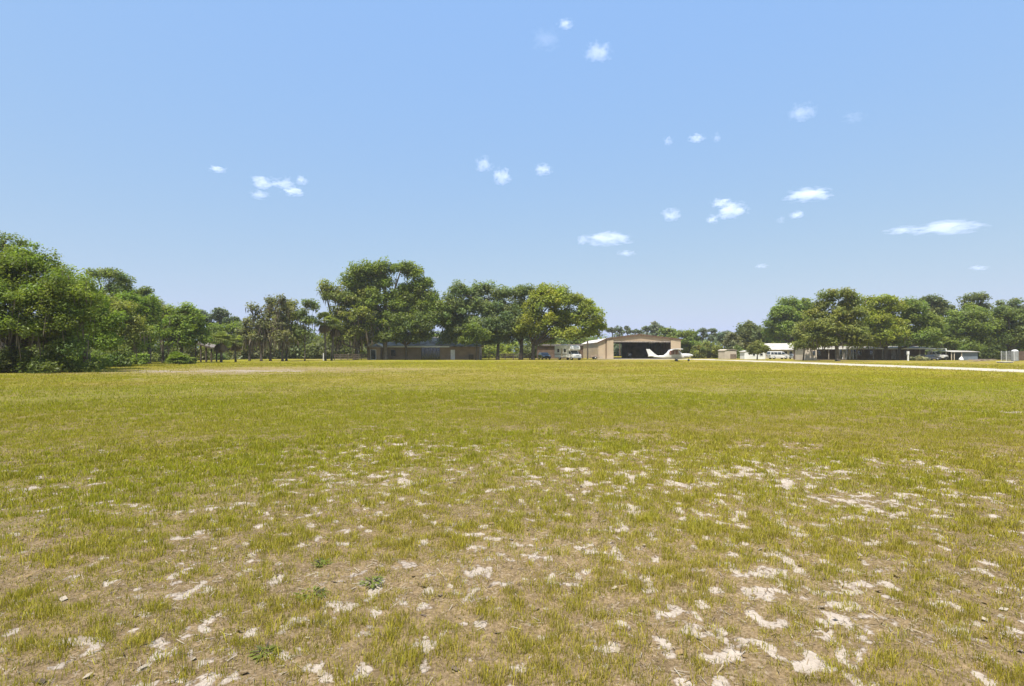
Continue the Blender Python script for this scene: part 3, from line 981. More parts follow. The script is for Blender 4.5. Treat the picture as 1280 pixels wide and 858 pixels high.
    tree('live_oak', 'wide grey green oak over the right end of the house', 'tree', 622, 119,
         [(572, 366, 12, 10), (590, 366, 14, 11), (608, 363, 13, 9), (625, 370, 13, 12), (568, 384, 16, 16), (594, 386, 22, 17), (622, 390, 18, 17), (575, 404, 18, 14), (604, 408, 22, 14), (628, 412, 16, 16), (560, 395, 12, 14), (566, 416, 15, 10), (610, 422, 16, 9)],
         'oak_grey', 0.42, 0.25, hem=430, rc=1.1, per=92, group=G2)
    tree('small_oak', 'small light green tree at the right corner of the house', 'tree', 595, 114,
         [(592, 416, 12, 10), (602, 422, 10, 9), (586, 426, 10, 8)], 'oak', 0.22, 0.45, rc=0.9, per=90, group=G2)
    tree('live_oak', 'grey green oak with thick black trunk, between the wide oak and yellow green oak', 'tree', 651, 119,
         [(644, 368, 12, 8), (655, 366, 11, 8), (648, 384, 14, 14), (640, 402, 14, 16), (655, 408, 12, 14)], 'oak_grey', 0.55, 0.2, rc=1.1, per=85, group=G2)
    tree('live_oak', 'broad yellow green oak shading the parked car', 'tree', 666, 117,
         [(680, 366, 16, 9), (698, 366, 16, 9), (668, 378, 14, 13), (692, 380, 20, 14), (716, 376, 15, 11), (732, 388, 14, 12), (662, 396, 14, 14), (686, 402, 20, 15), (712, 400, 20, 15), (738, 403, 14, 14), (750, 408, 8, 11), (672, 414, 14, 10), (704, 417, 20, 10), (735, 416, 15, 8), (682, 426, 13, 9), (656, 412, 12, 14)],
         'yellow', 0.5, 0.2, skirt=False, rc=1.1, per=98, group=G2)
    shrub('tall dark shrubs behind the parked car', 684, 150, 7.5, 4.6, 'dusk', None, seed=77)
    shrub('dark green thicket showing between the brown shed and the motorhome', 716, 172, 9, 7.0, 'oak_dark', None, n=170)
    gy = 'sunlit bushes beyond the rail fence'
    shrub('sunlit yellow green bush beyond the left end of the rail fence', 607, 150, 2.9, 4.4, 'yellow', gy)
    shrub('sunlit yellow green bush beyond the middle of the rail fence', 624, 155, 2.6, 4.0, 'yellow', gy)
    shrub('sunlit yellow green bush beyond the right end of the rail fence', 641, 152, 2.6, 4.6, 'yellow', gy)
    # --- skyline behind the hangar
    gh = 'far pines above the hangar roof'
    for label, px, lobes in (
        ('small far pine nearest the yellow green oak, above the hangar roof', 764, [(762, 413, 4, 3), (767, 415, 4, 3)]),
        ('far pine with an open top above the left slope of the hangar roof', 775, [(773, 411.5, 4, 3.5), (777, 415, 4, 3)]),
        ('slim far pine above the middle of the hangar roof', 784, [(783.5, 411, 3, 3), (785, 415, 3, 2.5)]),
        ('low far pine just left of the hangar ridge', 794, [(794, 414.5, 4, 2.5), (800, 415.5, 3, 2)]),
        ('rounded dark pine right of the hangar ridge', 809, [(808, 412, 4.5, 4), (813, 411, 4, 3.5)]),
        ('largest dark round-topped pine above the right slope of the hangar roof', 821, [(818, 408, 5, 4), (824, 411, 5, 4), (820, 414, 7, 4)]),
    ):
        tree('pine_tree', label, 'pine', px, 225, lobes, 'pine', 0.25, 0.8, rc=0.85, per=40, dens=0.6, group=gh, bark='bark_pine')
    tree('live_oak', 'low flat green tree peeking over the right end of the hangar roof', 'tree', 836, 185, [(831, 415, 7, 3.5), (839, 416, 7, 4), (835, 425, 10, 8)], 'oak', 0.3, 0.3, rc=1.2, per=60)
    tree('live_oak', 'rounded green tree against the right wall of the hangar', 'tree', 860, 160, [(852, 419, 8, 5), (861, 420, 9, 6), (857, 430, 12, 9), (868, 432, 8, 9), (858, 440, 12, 6)], 'oak', 0.3, 0.2, rc=1.2, per=80)
    gb = 'bushy olive shrubs right of the airplane'
    shrub('tall feathery olive shrub nearest the airplane nose', 874, 150, 2.1, 4.0, 'olive', gb, upright=0.4)
    shrub('tall feathery olive shrub in the middle of the row by the airplane', 885, 152, 2.0, 4.6, 'olive', gb, upright=0.4)
    shrub('tall feathery olive shrub nearest the pale shed', 897, 150, 1.8, 3.9, 'olive', gb, upright=0.4)
    gq = 'far pines right of the hangar'
    tree('pine_tree', 'left one of the two round-topped far pines right of the hangar', 'pine', 878, 220, [(877, 414, 4.5, 3.5), (880, 420, 4.5, 3.5), (876, 424, 4, 3)], 'pine', 0.25, 0.75, rc=0.9, per=40, dens=0.6, group=gq, bark='bark_pine')
    tree('pine_tree', 'right one of the two round-topped far pines right of the hangar', 'pine', 891, 220, [(890, 414, 4.5, 3.5), (893, 420, 4.5, 3.5), (888, 424, 4, 3)], 'pine', 0.25, 0.75, rc=0.9, per=40, dens=0.6, group=gq, bark='bark_pine')
    tree('pine_tree', 'low dark pine left of the domed dark oak', 'pine', 905, 200, [(900, 421, 7, 4), (908, 418, 4, 3), (905, 426, 9, 5)], 'pine', 0.25, 0.6, rc=1.0, per=50, group=gq, bark='bark_pine')
    tree('live_oak', 'domed dark oak behind the two pale sheds', 'tree', 935, 165, [(937, 411, 11, 6), (928, 417, 12, 7), (946, 417, 12, 8), (938, 424, 18, 9), (956, 422, 8, 10)], 'dusk', 0.4, 0.3, rc=1.25, per=80)
    tree('live_oak', 'brownish small tree behind the left pale shed', 'tree', 915, 160, [(915, 423, 7, 6), (911, 430, 6, 6), (919, 432, 7, 8)], 'mossy', 0.25, 0.3, rc=1.0, per=70, moss=0.3)
    shrub('dark bushes between the two pale sheds', 926, 150, 2.6, 2.8, 'oak_dark')
    tree('lollipop_tree', 'small round clipped tree in front of the white shed', 'tree', 946.5, 122, [(941, 436, 6, 6), (948, 433, 6.5, 6), (953, 438, 6, 6), (946, 440, 8, 5)], 'olive', 0.17, 0.3, rc=0.6, per=90, size=0.26)
    # --- right side group
    G3 = 'oaks round the long house'
    tree('live_oak', 'bright green oak behind the white roofed carport', 'tree', 992, 150,
         [(988, 381, 12, 9), (1003, 386, 12, 10), (972, 393, 12, 10), (986, 398, 16, 12), (966, 408, 8, 10), (980, 414, 16, 11), (1000, 408, 16, 14), (1012, 395, 10, 12)], 'bright', 0.4, 0.22, rc=1.2, per=95, group=G3)
    tree('live_oak', 'olive oak branch mass drooping over the pale end wall of the long house', 'tree', 1004, 108,
         [(1008, 412, 11, 12), (1002, 424, 8, 10), (1016, 424, 9, 10)], 'olive', 0.16, 0.35, rc=0.9, per=90, group=G3, moss=0.2)
    tree('live_oak', 'tall olive oak with a thick pale trunk by the road before the long house', 'tree', 1047, 98,
         [(1042, 371, 12, 7), (1058, 370, 12, 7), (1032, 382, 12, 10), (1066, 378, 9, 8), (1024, 396, 14, 12), (1046, 394, 14, 11), (1064, 394, 14, 13), (1018, 410, 14, 12), (1040, 412, 17, 11), (1063, 412, 14, 13), (1030, 426, 14, 8), (1072, 424, 12, 10), (1052, 384, 10, 8)],
         'olive', 0.42, 0.22, hem=434, rc=0.95, per=92, group=G3, moss=0.15, bark='bark_pale', branch_r=1.1)
    tree('live_oak', 'yellow green oak in front of the middle of the long house', 'tree', 1106, 110.5,
         [(1092, 379, 12, 7), (1107, 377, 12, 7), (1084, 390, 12, 11), (1104, 390, 15, 11), (1120, 386, 11, 10), (1092, 404, 17, 13), (1114, 404, 14, 13), (1082, 418, 14, 13), (1103, 422, 16, 11), (1122, 420, 10, 12)],
         'yellow', 0.36, 0.2, hem=434, rc=1.0, per=92, group=G3, moss=0.1)
    tree('live_oak', 'dark green oak with a black trunk right of the yellow green long house oak', 'tree', 1123, 112.6,
         [(1136, 383, 12, 9), (1148, 390, 13, 11), (1136, 400, 15, 13), (1156, 404, 15, 13), (1130, 418, 13, 12), (1150, 420, 17, 11), (1168, 412, 12, 13)], 'oak', 0.36, 0.2, hem=434, rc=1.05, per=92, group=G3)
    tree('pine_tree', 'dark domed pine rising behind the dark green oak', 'pine', 1166, 150,
         [(1160, 377, 12, 6), (1172, 381, 11, 7), (1182, 390, 9, 8), (1168, 392, 14, 9), (1178, 402, 11, 8)], 'dusk', 0.35, 0.6, rc=1.2, per=75, group=G3, dens=0.9, bark='bark_pine')
    tree('pine_tree', 'tallest round-topped pine behind the yard, sky showing through its branches', 'pine', 1218, 140,
         [(1212, 374, 10, 6), (1224, 374, 9, 6), (1232, 384, 9, 7), (1206, 385, 8, 7), (1220, 388, 12, 7)], 'dusk', 0.35, 0.6, rc=1.15, per=70, group=G3, dens=0.85, bark='bark_pine')
    tree('live_oak', 'broad olive oak over the low white roofed shed', 'tree', 1208, 118,
         [(1200, 398, 16, 11), (1220, 396, 16, 12), (1190, 410, 15, 13), (1210, 412, 18, 13), (1232, 408, 14, 14), (1198, 424, 18, 12), (1224, 428, 20, 11), (1180, 420, 12, 14)], 'oak', 0.4, 0.2, rc=1.1, per=92, group=G3, moss=0.1)
    tree('live_oak', 'dark oak at the right edge beside the corrugated tank', 'tree', 1262, 118,
         [(1250, 394, 13, 12), (1266, 398, 14, 13), (1284, 402, 15, 15), (1250, 414, 15, 14), (1272, 418, 17, 13), (1292, 420, 16, 14)], 'oak_dark', 0.42, 0.2, rc=1.1, per=92, group=G3)
    tree('live_oak', 'spiky thin treetop above the dark oak at the right edge', 'tree', 1262, 150,
         [(1252, 381, 6, 4), (1266, 380, 7, 6), (1262, 388, 12, 6), (1282, 388, 9, 6)], 'oak_grey', 0.3, 0.65, rc=1.0, dens=0.85, per=55, group=G3)
    gd = 'dark bushes behind the long house and yard'
    shrub('dark bushes behind the long house', 1120, 146, 19, 7.5, 'dusk', gd, n=260)
    shrub('dark bushes behind the low white roofed shed', 1210, 138, 9, 6.5, 'dusk', gd, n=140)
    shrub('dark bushes behind the corrugated tank at the right edge', 1265, 130, 8, 6.0, 'oak_dark', gd, n=140)
    shrub('low brush heap in front of the long house porch', 1148, 106, 1.5, 0.9, 'mossy', None)
    gt = 'grey green thickets behind the moss trees'
    shrub('grey green thicket behind the left half of the moss trees', 322, 138, 7.5, 7.0, 'mossy', gt, n=150)
    shrub('darker thicket behind the slender tall tree and the moss trees', 368, 142, 8, 7.5, 'dusk', gt, n=150)
    shrub('dark thicket behind the cabbage palms by the house', 418, 140, 7, 6.5, 'dusk', gt, n=140)
    shrub('green thicket on the horizon behind the wide grey green oak', 575, 160, 14, 6.5, 'oak', None, n=160)
    shrub('deep green thicket behind the carport house', 985, 165, 12, 7.0, 'oak', None, n=160)
    shrub('far dim thicket low behind the hangar roof', 800, 240, 17, 9.0, 'pine', None, n=200)
    # --- distant woods, one mass
    rg = np.random.default_rng(99)
    nC = 2300
    x = rg.uniform(-330, 380, nC)
    y = 235 + 40 * np.abs(rg.normal(size=nC)) + 25 * np.sin(x * .013)
    hmax = 6.5 + 5.5 * fbm(x, y * 0, 0.035, 3, 5) - 2.5 * sstep(-40, 10, x) * sstep(110, 60, x)
    z = rg.uniform(0.05, 1, nC) ** 0.8 * hmax
    C = np.stack([x, y, z], -1)
    rad = rg.uniform(1.2, 2.4, nC)
    Q, col = leaf_cloud(rg, C, rad, np.full(nC, 56), 0.62, PAL['oak_grey'], 0.8)
    Q[:, :, 2] = np.maximum(Q[:, :, 2], 0.02)
    o = link_mesh('distant_woods', quads_mesh('distant_woods', Q, col * 0.95), M['leaf'])
    tag(o, 'low grey green line of far woods closing the field behind everything', None, None, 'stuff')


# ------------------------------------------------------------------ buildings
def build_hangar():
    Y0, Y1 = 133.0, 176.0
    t = thing('hangar', 'tan metal airplane hangar with a white roof and a wide open front door', 'hangar', (29.8, Y0, 0))
    xl, xr = 20.2 - 29.8, 39.3 - 29.8
    D = Y1 - Y0
    ze, zk, xk, xk2, zp = 3.95, 4.75, 22.1 - 29.8, 9.0, 5.75
    zer = 4.55
    # roof sheets: steep skirt, long left slope, right slope
    m = MB()
    th = 0.12
    def sheet(xa, za, xb, zb):
        m.prism([(xa, za), (xb, zb), (xb, zb + th), (xa, za + th)], 1, -0.25, D + .25)
    sheet(xl - .25, ze - .12, xk, zk)
    sheet(xk, zk, 0, zp)
    sheet(0, zp, xr + .3, zer)
    m.build('roof', M['white_roof'], t)
    # trims on the front edge
    m = MB()
    for (xa, za, xb, zb) in ((xl - .25, ze - .12, xk, zk), (xk, zk, 0, zp), (0, zp, xr + .3, zer)):
        m.prism([(xa, za - .16), (xb, zb - .16), (xb, zb + th + .01), (xa, za + th + .01)], 1, -0.33, -0.255)
    m.box(xk - .22, xk - .06, -.12, -.06, 0, zk - .2)
    m.build('trim', M['brown_trim'], t)
    ox0, ox1, oz = 23.6 - 29.8, 37.2 - 29.8, 4.05
    # front wall: side pieces and gable over the opening (thickness 0.2)
    m = MB()
    m.prism([(xl, 0), (ox0, 0), (ox0, 4.96 - .03), (xk, zk - .02), (xl, ze - .02)], 1, 0.0, 0.2)
    m.build('front_wall', M['tan'], t)
    m = MB()
    m.prism([(ox1, 0), (xr, 0), (xr, zer + .02), (ox1, 4.80)], 1, 0.0, 0.2)
    m.build('front_wall', M['tan'], t)
    m = MB()
    m.prism([(ox0, oz), (ox1, oz), (ox1, 4.80), (0, zp - .02), (ox0, 4.94)], 1, 0.004, 0.2)
    m.build('gable', M['gable_tan'], t)
    m = MB(); m.box(ox0 - .02, ox1 + .02, -.06, -.002, oz - .12, oz + .14); m.build('door_track', M['wood_grey'], t)
    # sliding door leaves stacked at both jambs
    for xa, xb in ((xk + .08, ox0 + .1), (ox1 - .1, xr + .1)):
        m = MB(); m.box(xa, xb, -.17, -.07, 0.05, oz + .45); m.build('door_panel', M['tan'], t)
    # outer and inner walls
    m = MB(); m.box(xl, xl + .18, .2, D, 0, ze - .02); m.build('side_wall', M['tan_side'], t)
    m = MB(); m.box(xr - .18, xr, .2, D, 0, zer); m.build('side_wall', M['tan_side'], t)
    bx0, bx1 = 31.0 - 29.8, 33.9 - 29.8
    m = MB()
    m.prism([(xl + .18, 0), (bx0, 0), (bx0, 5.5), (0, zp - .03), (xk, zk - .03), (xl + .18, ze - .02)], 1, D - .2, D)
    m.prism([(bx1, 0), (xr - .18, 0), (xr - .18, 4.5), (bx1, 5.1)], 1, D - .2, D)
    m.box(bx0, bx1, D - .2, D, 4.3, 5.05)
    m.build('back_wall', M['hangar_in'], t)
    m = MB(); m.box(xl + .19, xr - .19, .0, D - .2, 0.0, 0.03); m.build('floor_slab', M['concrete'], t)
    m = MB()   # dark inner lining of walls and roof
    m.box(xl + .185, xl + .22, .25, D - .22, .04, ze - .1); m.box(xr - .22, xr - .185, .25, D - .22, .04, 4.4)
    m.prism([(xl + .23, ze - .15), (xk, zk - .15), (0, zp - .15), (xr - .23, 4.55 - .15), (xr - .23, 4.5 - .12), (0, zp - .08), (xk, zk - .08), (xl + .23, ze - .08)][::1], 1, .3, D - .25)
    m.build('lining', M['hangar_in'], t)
    for yy in np.linspace(5, D - 5, 7):
        MB().box(xl + .25, xl + .45, yy, yy + .2, .03, ze - .2).build('column', M['wood_dark'], t)
        MB().box(xr - .45, xr - .25, yy, yy + .2, .03, 4.3).build('column', M['wood_dark'], t)
    # partition that hides the middle of the back
    m = MB(); m.box(32.2 - 29.8 + .9, xr - .5, 30, 30.1, .03, 4.2); m.build('partition', M['hangar_in'], t)
    for i, px in enumerate((815, 827, 835)):
        y = 140.0 + i
        x = wx(px, y)
        l = thing('hanging_light', ('long white light fixture hanging leftmost in the hangar opening', 'white light fixture hanging second in the hangar opening', 'white light fixture hanging nearest the right jamb of the hangar opening')[i], 'light fixture', (x, y, 3.85), 0, 'light fixtures hanging in the hangar')
        w = (.75, .5, .4)[i]
        MB().box(-w, w, -.15, .15, 0, .12).build('housing', M['white'], l)
        for q in (-1, 1):
            MB().box(q * w * .8 - .015, q * w * .8 + .015, -.015, .015, .122, 1.05).build('rod', M['steel'], l)
    # round drum fan inside
    fx = wx(787, 137.0)
    f = thing('drum_fan', 'round grey drum fan standing on the dark hangar floor', 'fan', (fx, 137.0, .03))
    m = MB(); m.tube([(0, -.18, .95), (0, .18, .95)], [.52, .52], 20, False); m.tube([(0, -.18, .95), (0, .18, .95)], [.47, .47], 20, False); m.build('housing', M['black_plastic'], f)
    m = MB()
    for k in range(5):
        a = k * 2 * math.pi / 5
        c, s_ = math.cos(a), math.sin(a)
        m.add([(0.05 * c, -.02, .95 + .05 * s_), (.42 * math.cos(a - .3), -.04, .95 + .42 * math.sin(a - .3)), (.42 * math.cos(a + .3), .04, .95 + .42 * math.sin(a + .3))], [(0, 1, 2)])
    m.cyl((0, -.03, .95), .2, 1, .1, 12)
    m.build('fan_blade', M['grey_metal'], f)
    m = MB(); m.box(-.4, -.34, -.2, .2, 0, .6); m.box(.34, .4, -.2, .2, 0, .6); m.box(-.4, .4, -.25, .25, 0, .05); m.build('stand', M['black_plastic'], f)
    # post and low trailer on the left of the wall
    p = MB(); p.box(-.16, .16, -.12, .12, 0, 4.2); po = p.build('wooden_post', M['wood_dark'])
    po.location = (wx(734.5, 131.8), 131.8, 0)
    tag(po, 'brown upright post at the back left corner of the hangar wall', 'post')
    tr = thing('utility_trailer', 'low brown utility trailer against the side wall of the hangar', 'trailer', (wx(743, 130.5), 130.5, 0), R(8))
    m = MB(); m.box(-1.0, 1.0, -.7, .7, .42, .5); m.build('bed', M['wood_dark'], tr)
    m = MB()
    for z in (.55, .72, .89):
        m.box(-1.0, 1.0, -.72, -.69, z, z + .1); m.box(-1.0, 1.0, .69, .72, z, z + .1); m.box(-1.02, -.99, -.7, .7, z, z + .1); m.box(.99, 1.02, -.7, .7, z, z + .1)
    m.build('side_rail', M['board_pink'], tr)
    for s in (-1, 1):
        w = MB().cyl((0, s * .8, .3), .3, 1, .16, 18).build('wheel', M['rubber'], tr)
        MB().cyl((0, s * .89, .3), .16, 1, .02, 14).build('rim', M['steel'], w)
    MB().box(1.0, 2.0, -.04, .04, .4, .48).build('drawbar', M['grey_metal'], tr)


def window(parent, x0, x1, y, z0, z1, fm='white', depth=.05, axis=1):
    m = MB()
    f = .07
    m.box(x0 - f, x1 + f, y - depth, y, z1, z1 + f); m.box(x0 - f, x1 + f, y - depth, y, z0 - f, z0)
    m.box(x0 - f, x0, y - depth, y, z0, z1); m.box(x1, x1 + f, y - depth, y, z0, z1)
    w = m.build('window', M[fm], parent)
    MB().box(x0, x1, y - .02, y - .004, z0, z1).build('pane', M['glass'], w)
    return w


def build_house():
    Y = 120.0
    xa, xb = wx(459, Y), wx(599, Y)
    cx = (xa + xb) / 2
    h = thing('house', 'low tan house with a grey metal roof half hidden under the big oaks', 'house', (cx, Y, 0))
    L, Rr = xa - cx, xb - cx
    D = 11.0
    g0, g1 = wx(526, Y) - cx, wx(550, Y) - cx     # recessed glazed porch
    ze = 2.72
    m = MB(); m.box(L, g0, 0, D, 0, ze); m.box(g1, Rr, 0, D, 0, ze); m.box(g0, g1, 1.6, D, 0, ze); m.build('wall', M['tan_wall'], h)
    m = MB()
    o = .55
    zr = 4.9
    yv = D / 2
    m.prism([(-o, ze + .02), (yv, zr), (D + o, ze + .02), (D + o, ze + .14), (yv, zr + .14), (-o, ze + .14)], 0, L - .5, wx(562, Y) - cx)
    m.build('roof', M['grey_roof'], h)
    m = MB()
    m.prism([(-.3, ze - .02), (yv, 4.35), (D + o, ze - .02), (D + o, ze + .1), (yv, 4.47), (-.3, ze + .1)], 0, wx(562, Y) - cx + .01, Rr + .5)
    m.build('roof', M['grey_roof'], h)
    MB().box(L - .5, wx(562, Y) - cx, -o - .07, -o - .003, ze - .12, ze + .16).build('fascia', M['white'], h)
    # porch glazing bars and dark glass
    m = MB()
    for x in np.linspace(g0 + .05, g1 - .05, 6):
        m.box(x - .04, x + .04, .25, .33, .02, ze - .02)
    m.build('porch_frame', M['black_plastic'], h)
    MB().box(g0 + .01, g1 - .01, .34, .36, .05, ze - .05).build('porch_glass', M['glass'], h)
    # white door
    d0 = wx(566, Y) - cx
    dr = MB().box(d0 - .45, d0 + .45, -.06, -.003, .05, 2.1).build('door', M['white'], h)
    MB().box(d0 + .30, d0 + .38, -.12, -.063, 1.0, 1.06).build('handle', M['steel'], dr)
    window(h, wx(469, Y) - cx, wx(473.5, Y) - cx, 0, .9, 2.0)
    window(h, wx(489, Y) - cx, wx(494, Y) - cx, 0, .9, 2.0, 'wood_dark')
    MB().box(wx(589, Y) - cx - .5, wx(589, Y) - cx + .5, -.45, -.01, 0, 1.1).build('cabinet', M['wood_dark'], h)
    # entry wing at the left with a white gable roof
    cxl = wx(467, 117)
    e = thing('porch_wing', 'small entry wing with dark glass door and white roof corner, left of the house', 'house', (cxl, 117, 0))
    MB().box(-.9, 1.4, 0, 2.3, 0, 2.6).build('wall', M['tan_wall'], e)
    m = MB(); m.prism([(-1.3, 2.62), (.3, 3.6), (1.95, 2.62), (1.95, 2.74), (.3, 3.74), (-1.3, 2.74)], 1, -.4, 2.5); m.build('roof', M['white'], e)
    w = window(e, -.55, .45, 0, .15, 2.05)
    # dark rail fence left of the house
    f = thing('rail_fence', 'dark rail fence behind the palms left of the house', 'fence', (wx(418, 114), 114, 0))
    ln = wx(460, 114) - wx(418, 114)
    for x in np.linspace(0, ln, 6):
        MB().box(x - .07, x + .07, -.07, .07, 0, 1.25).build('fence_post', M['wood_dark'], f)
    for z in (.25, .6, .95):
        MB().box(0, ln, -.1, -.072, z, z + .2).build('rail', M['wood_dark'], f)
    f = thing('rail_fence', 'dark three rail board fence right of the house, under the wide grey green oak', 'fence', (wx(601, 117), 117, 0))
    ln = wx(662, 117) - wx(601, 117)
    for x in np.linspace(0, ln, 7):
        MB().box(x - .08, x + .08, -.08, .08, 0, 1.35).build('fence_post', M['wood_dark'], f)
    for z in (.3, .7, 1.1):
        MB().box(0, ln, -.112, -.082, z, z + .16).build('rail', M['wood_dark'], f)
    tk = thing('gas_tank', 'small white rounded tank on legs behind the dark rail fence', 'tank', (wx(446.8, 118), 118, 0))
    MB().loft([(-.5, 1.55, .1, .1), (-.42, 1.55, .26, .26), (-.2, 1.55, .34, .34), (.2, 1.55, .34, .34), (.42, 1.55, .26, .26), (.5, 1.55, .1, .1)], 16, 2).build('tank_shell', M['white_gloss'], tk)
    MB().box(-.3, -.22, -.25, .25, 0, 1.3).box(.22, .3, -.25, .25, 0, 1.3).build('leg', M['grey_metal'], tk)
    pp = MB().box(-.07, .07, -.07, .07, 0, 1.4).build('white_post', M['white'])
    pp.location = (wx(404.3, 108), 108, 0)
    tag(pp, 'short white post left of the palm trunks', 'post')
    # brown shed wall behind car and motorhome
    Yb = 140.0
    b = thing('brown_shed', 'long dark brown shed wall behind the parked car and motorhome', 'shed', (wx(702, Yb), Yb, 0))
    w0, w1 = wx(672, Yb) - wx(702, Yb), wx(729, Yb) - wx(702, Yb)
    MB().box(w0, w1, 0, 5, 0, 3.1).build('wall', M['brown_wall'], b)
    m = MB(); m.prism([(-.4, 3.12), (5.4, 3.5), (5.4, 3.62), (-.4, 3.24)], 0, w0 - .3, w1 + .1); m.build('roof', M['wood_dark'], b)
    MB().box(-.6, .5, -.05, -.003, 0.05, 2.2).build('door', M['wood_dark'], b)
    sh = thing('white_shed', 'tiny white shed glimpsed between the two black oak trunks', 'shed', (wx(659, 165), 165, 0))
    MB().box(-.9, .9, 0, 1.6, 0, 2.2).build('wall', M['white'], sh)
    m = MB(); m.prism([(-1.05, 2.21), (0, 2.9), (1.05, 2.21), (1.05, 2.29), (0, 2.98), (-1.05, 2.29)], 1, -.15, 1.75); m.build('roof', M['white_roof'], sh)


def build_pavilion():
    Y = 90.0
    t = thing('pavilion', 'open dark timber pavilion with a sloping roof left of the palms', 'pavilion', (wx(255, Y), Y, 0))
    x0, x1 = wx(244.5, Y) - wx(255, Y), wx(264.5, Y) - wx(255, Y)
    zl, zr = 2.95, 2.2
    m = MB(); m.prism([(x0 - .5, zl + .25), (x1 + .3, zr), (x1 + .3, zr + .12), (x0 - .5, zl + .37)], 1, -.4, 3.6); m.build('roof', M['old_roof'], t)
    MB().prism([(x0 - .5, zl + .08), (x1 + .3, zr - .16), (x1 + .3, zr - .01), (x0 - .5, zl + .24)], 1, -.38, -.25).build('fascia', M['wood_dark'], t)
    for y in (0, 3.2):
        for k, x in enumerate(np.linspace(x0, x1 - .05, 4)):
            zt = zl + .2 + (zr - zl - .25) * (x - x0 + .5) / (x1 - x0 + .8)
            MB().box(x - .09, x + .09, y - .09, y + .09, 0, zt).build('roof_post', M['wood_dark'], t)


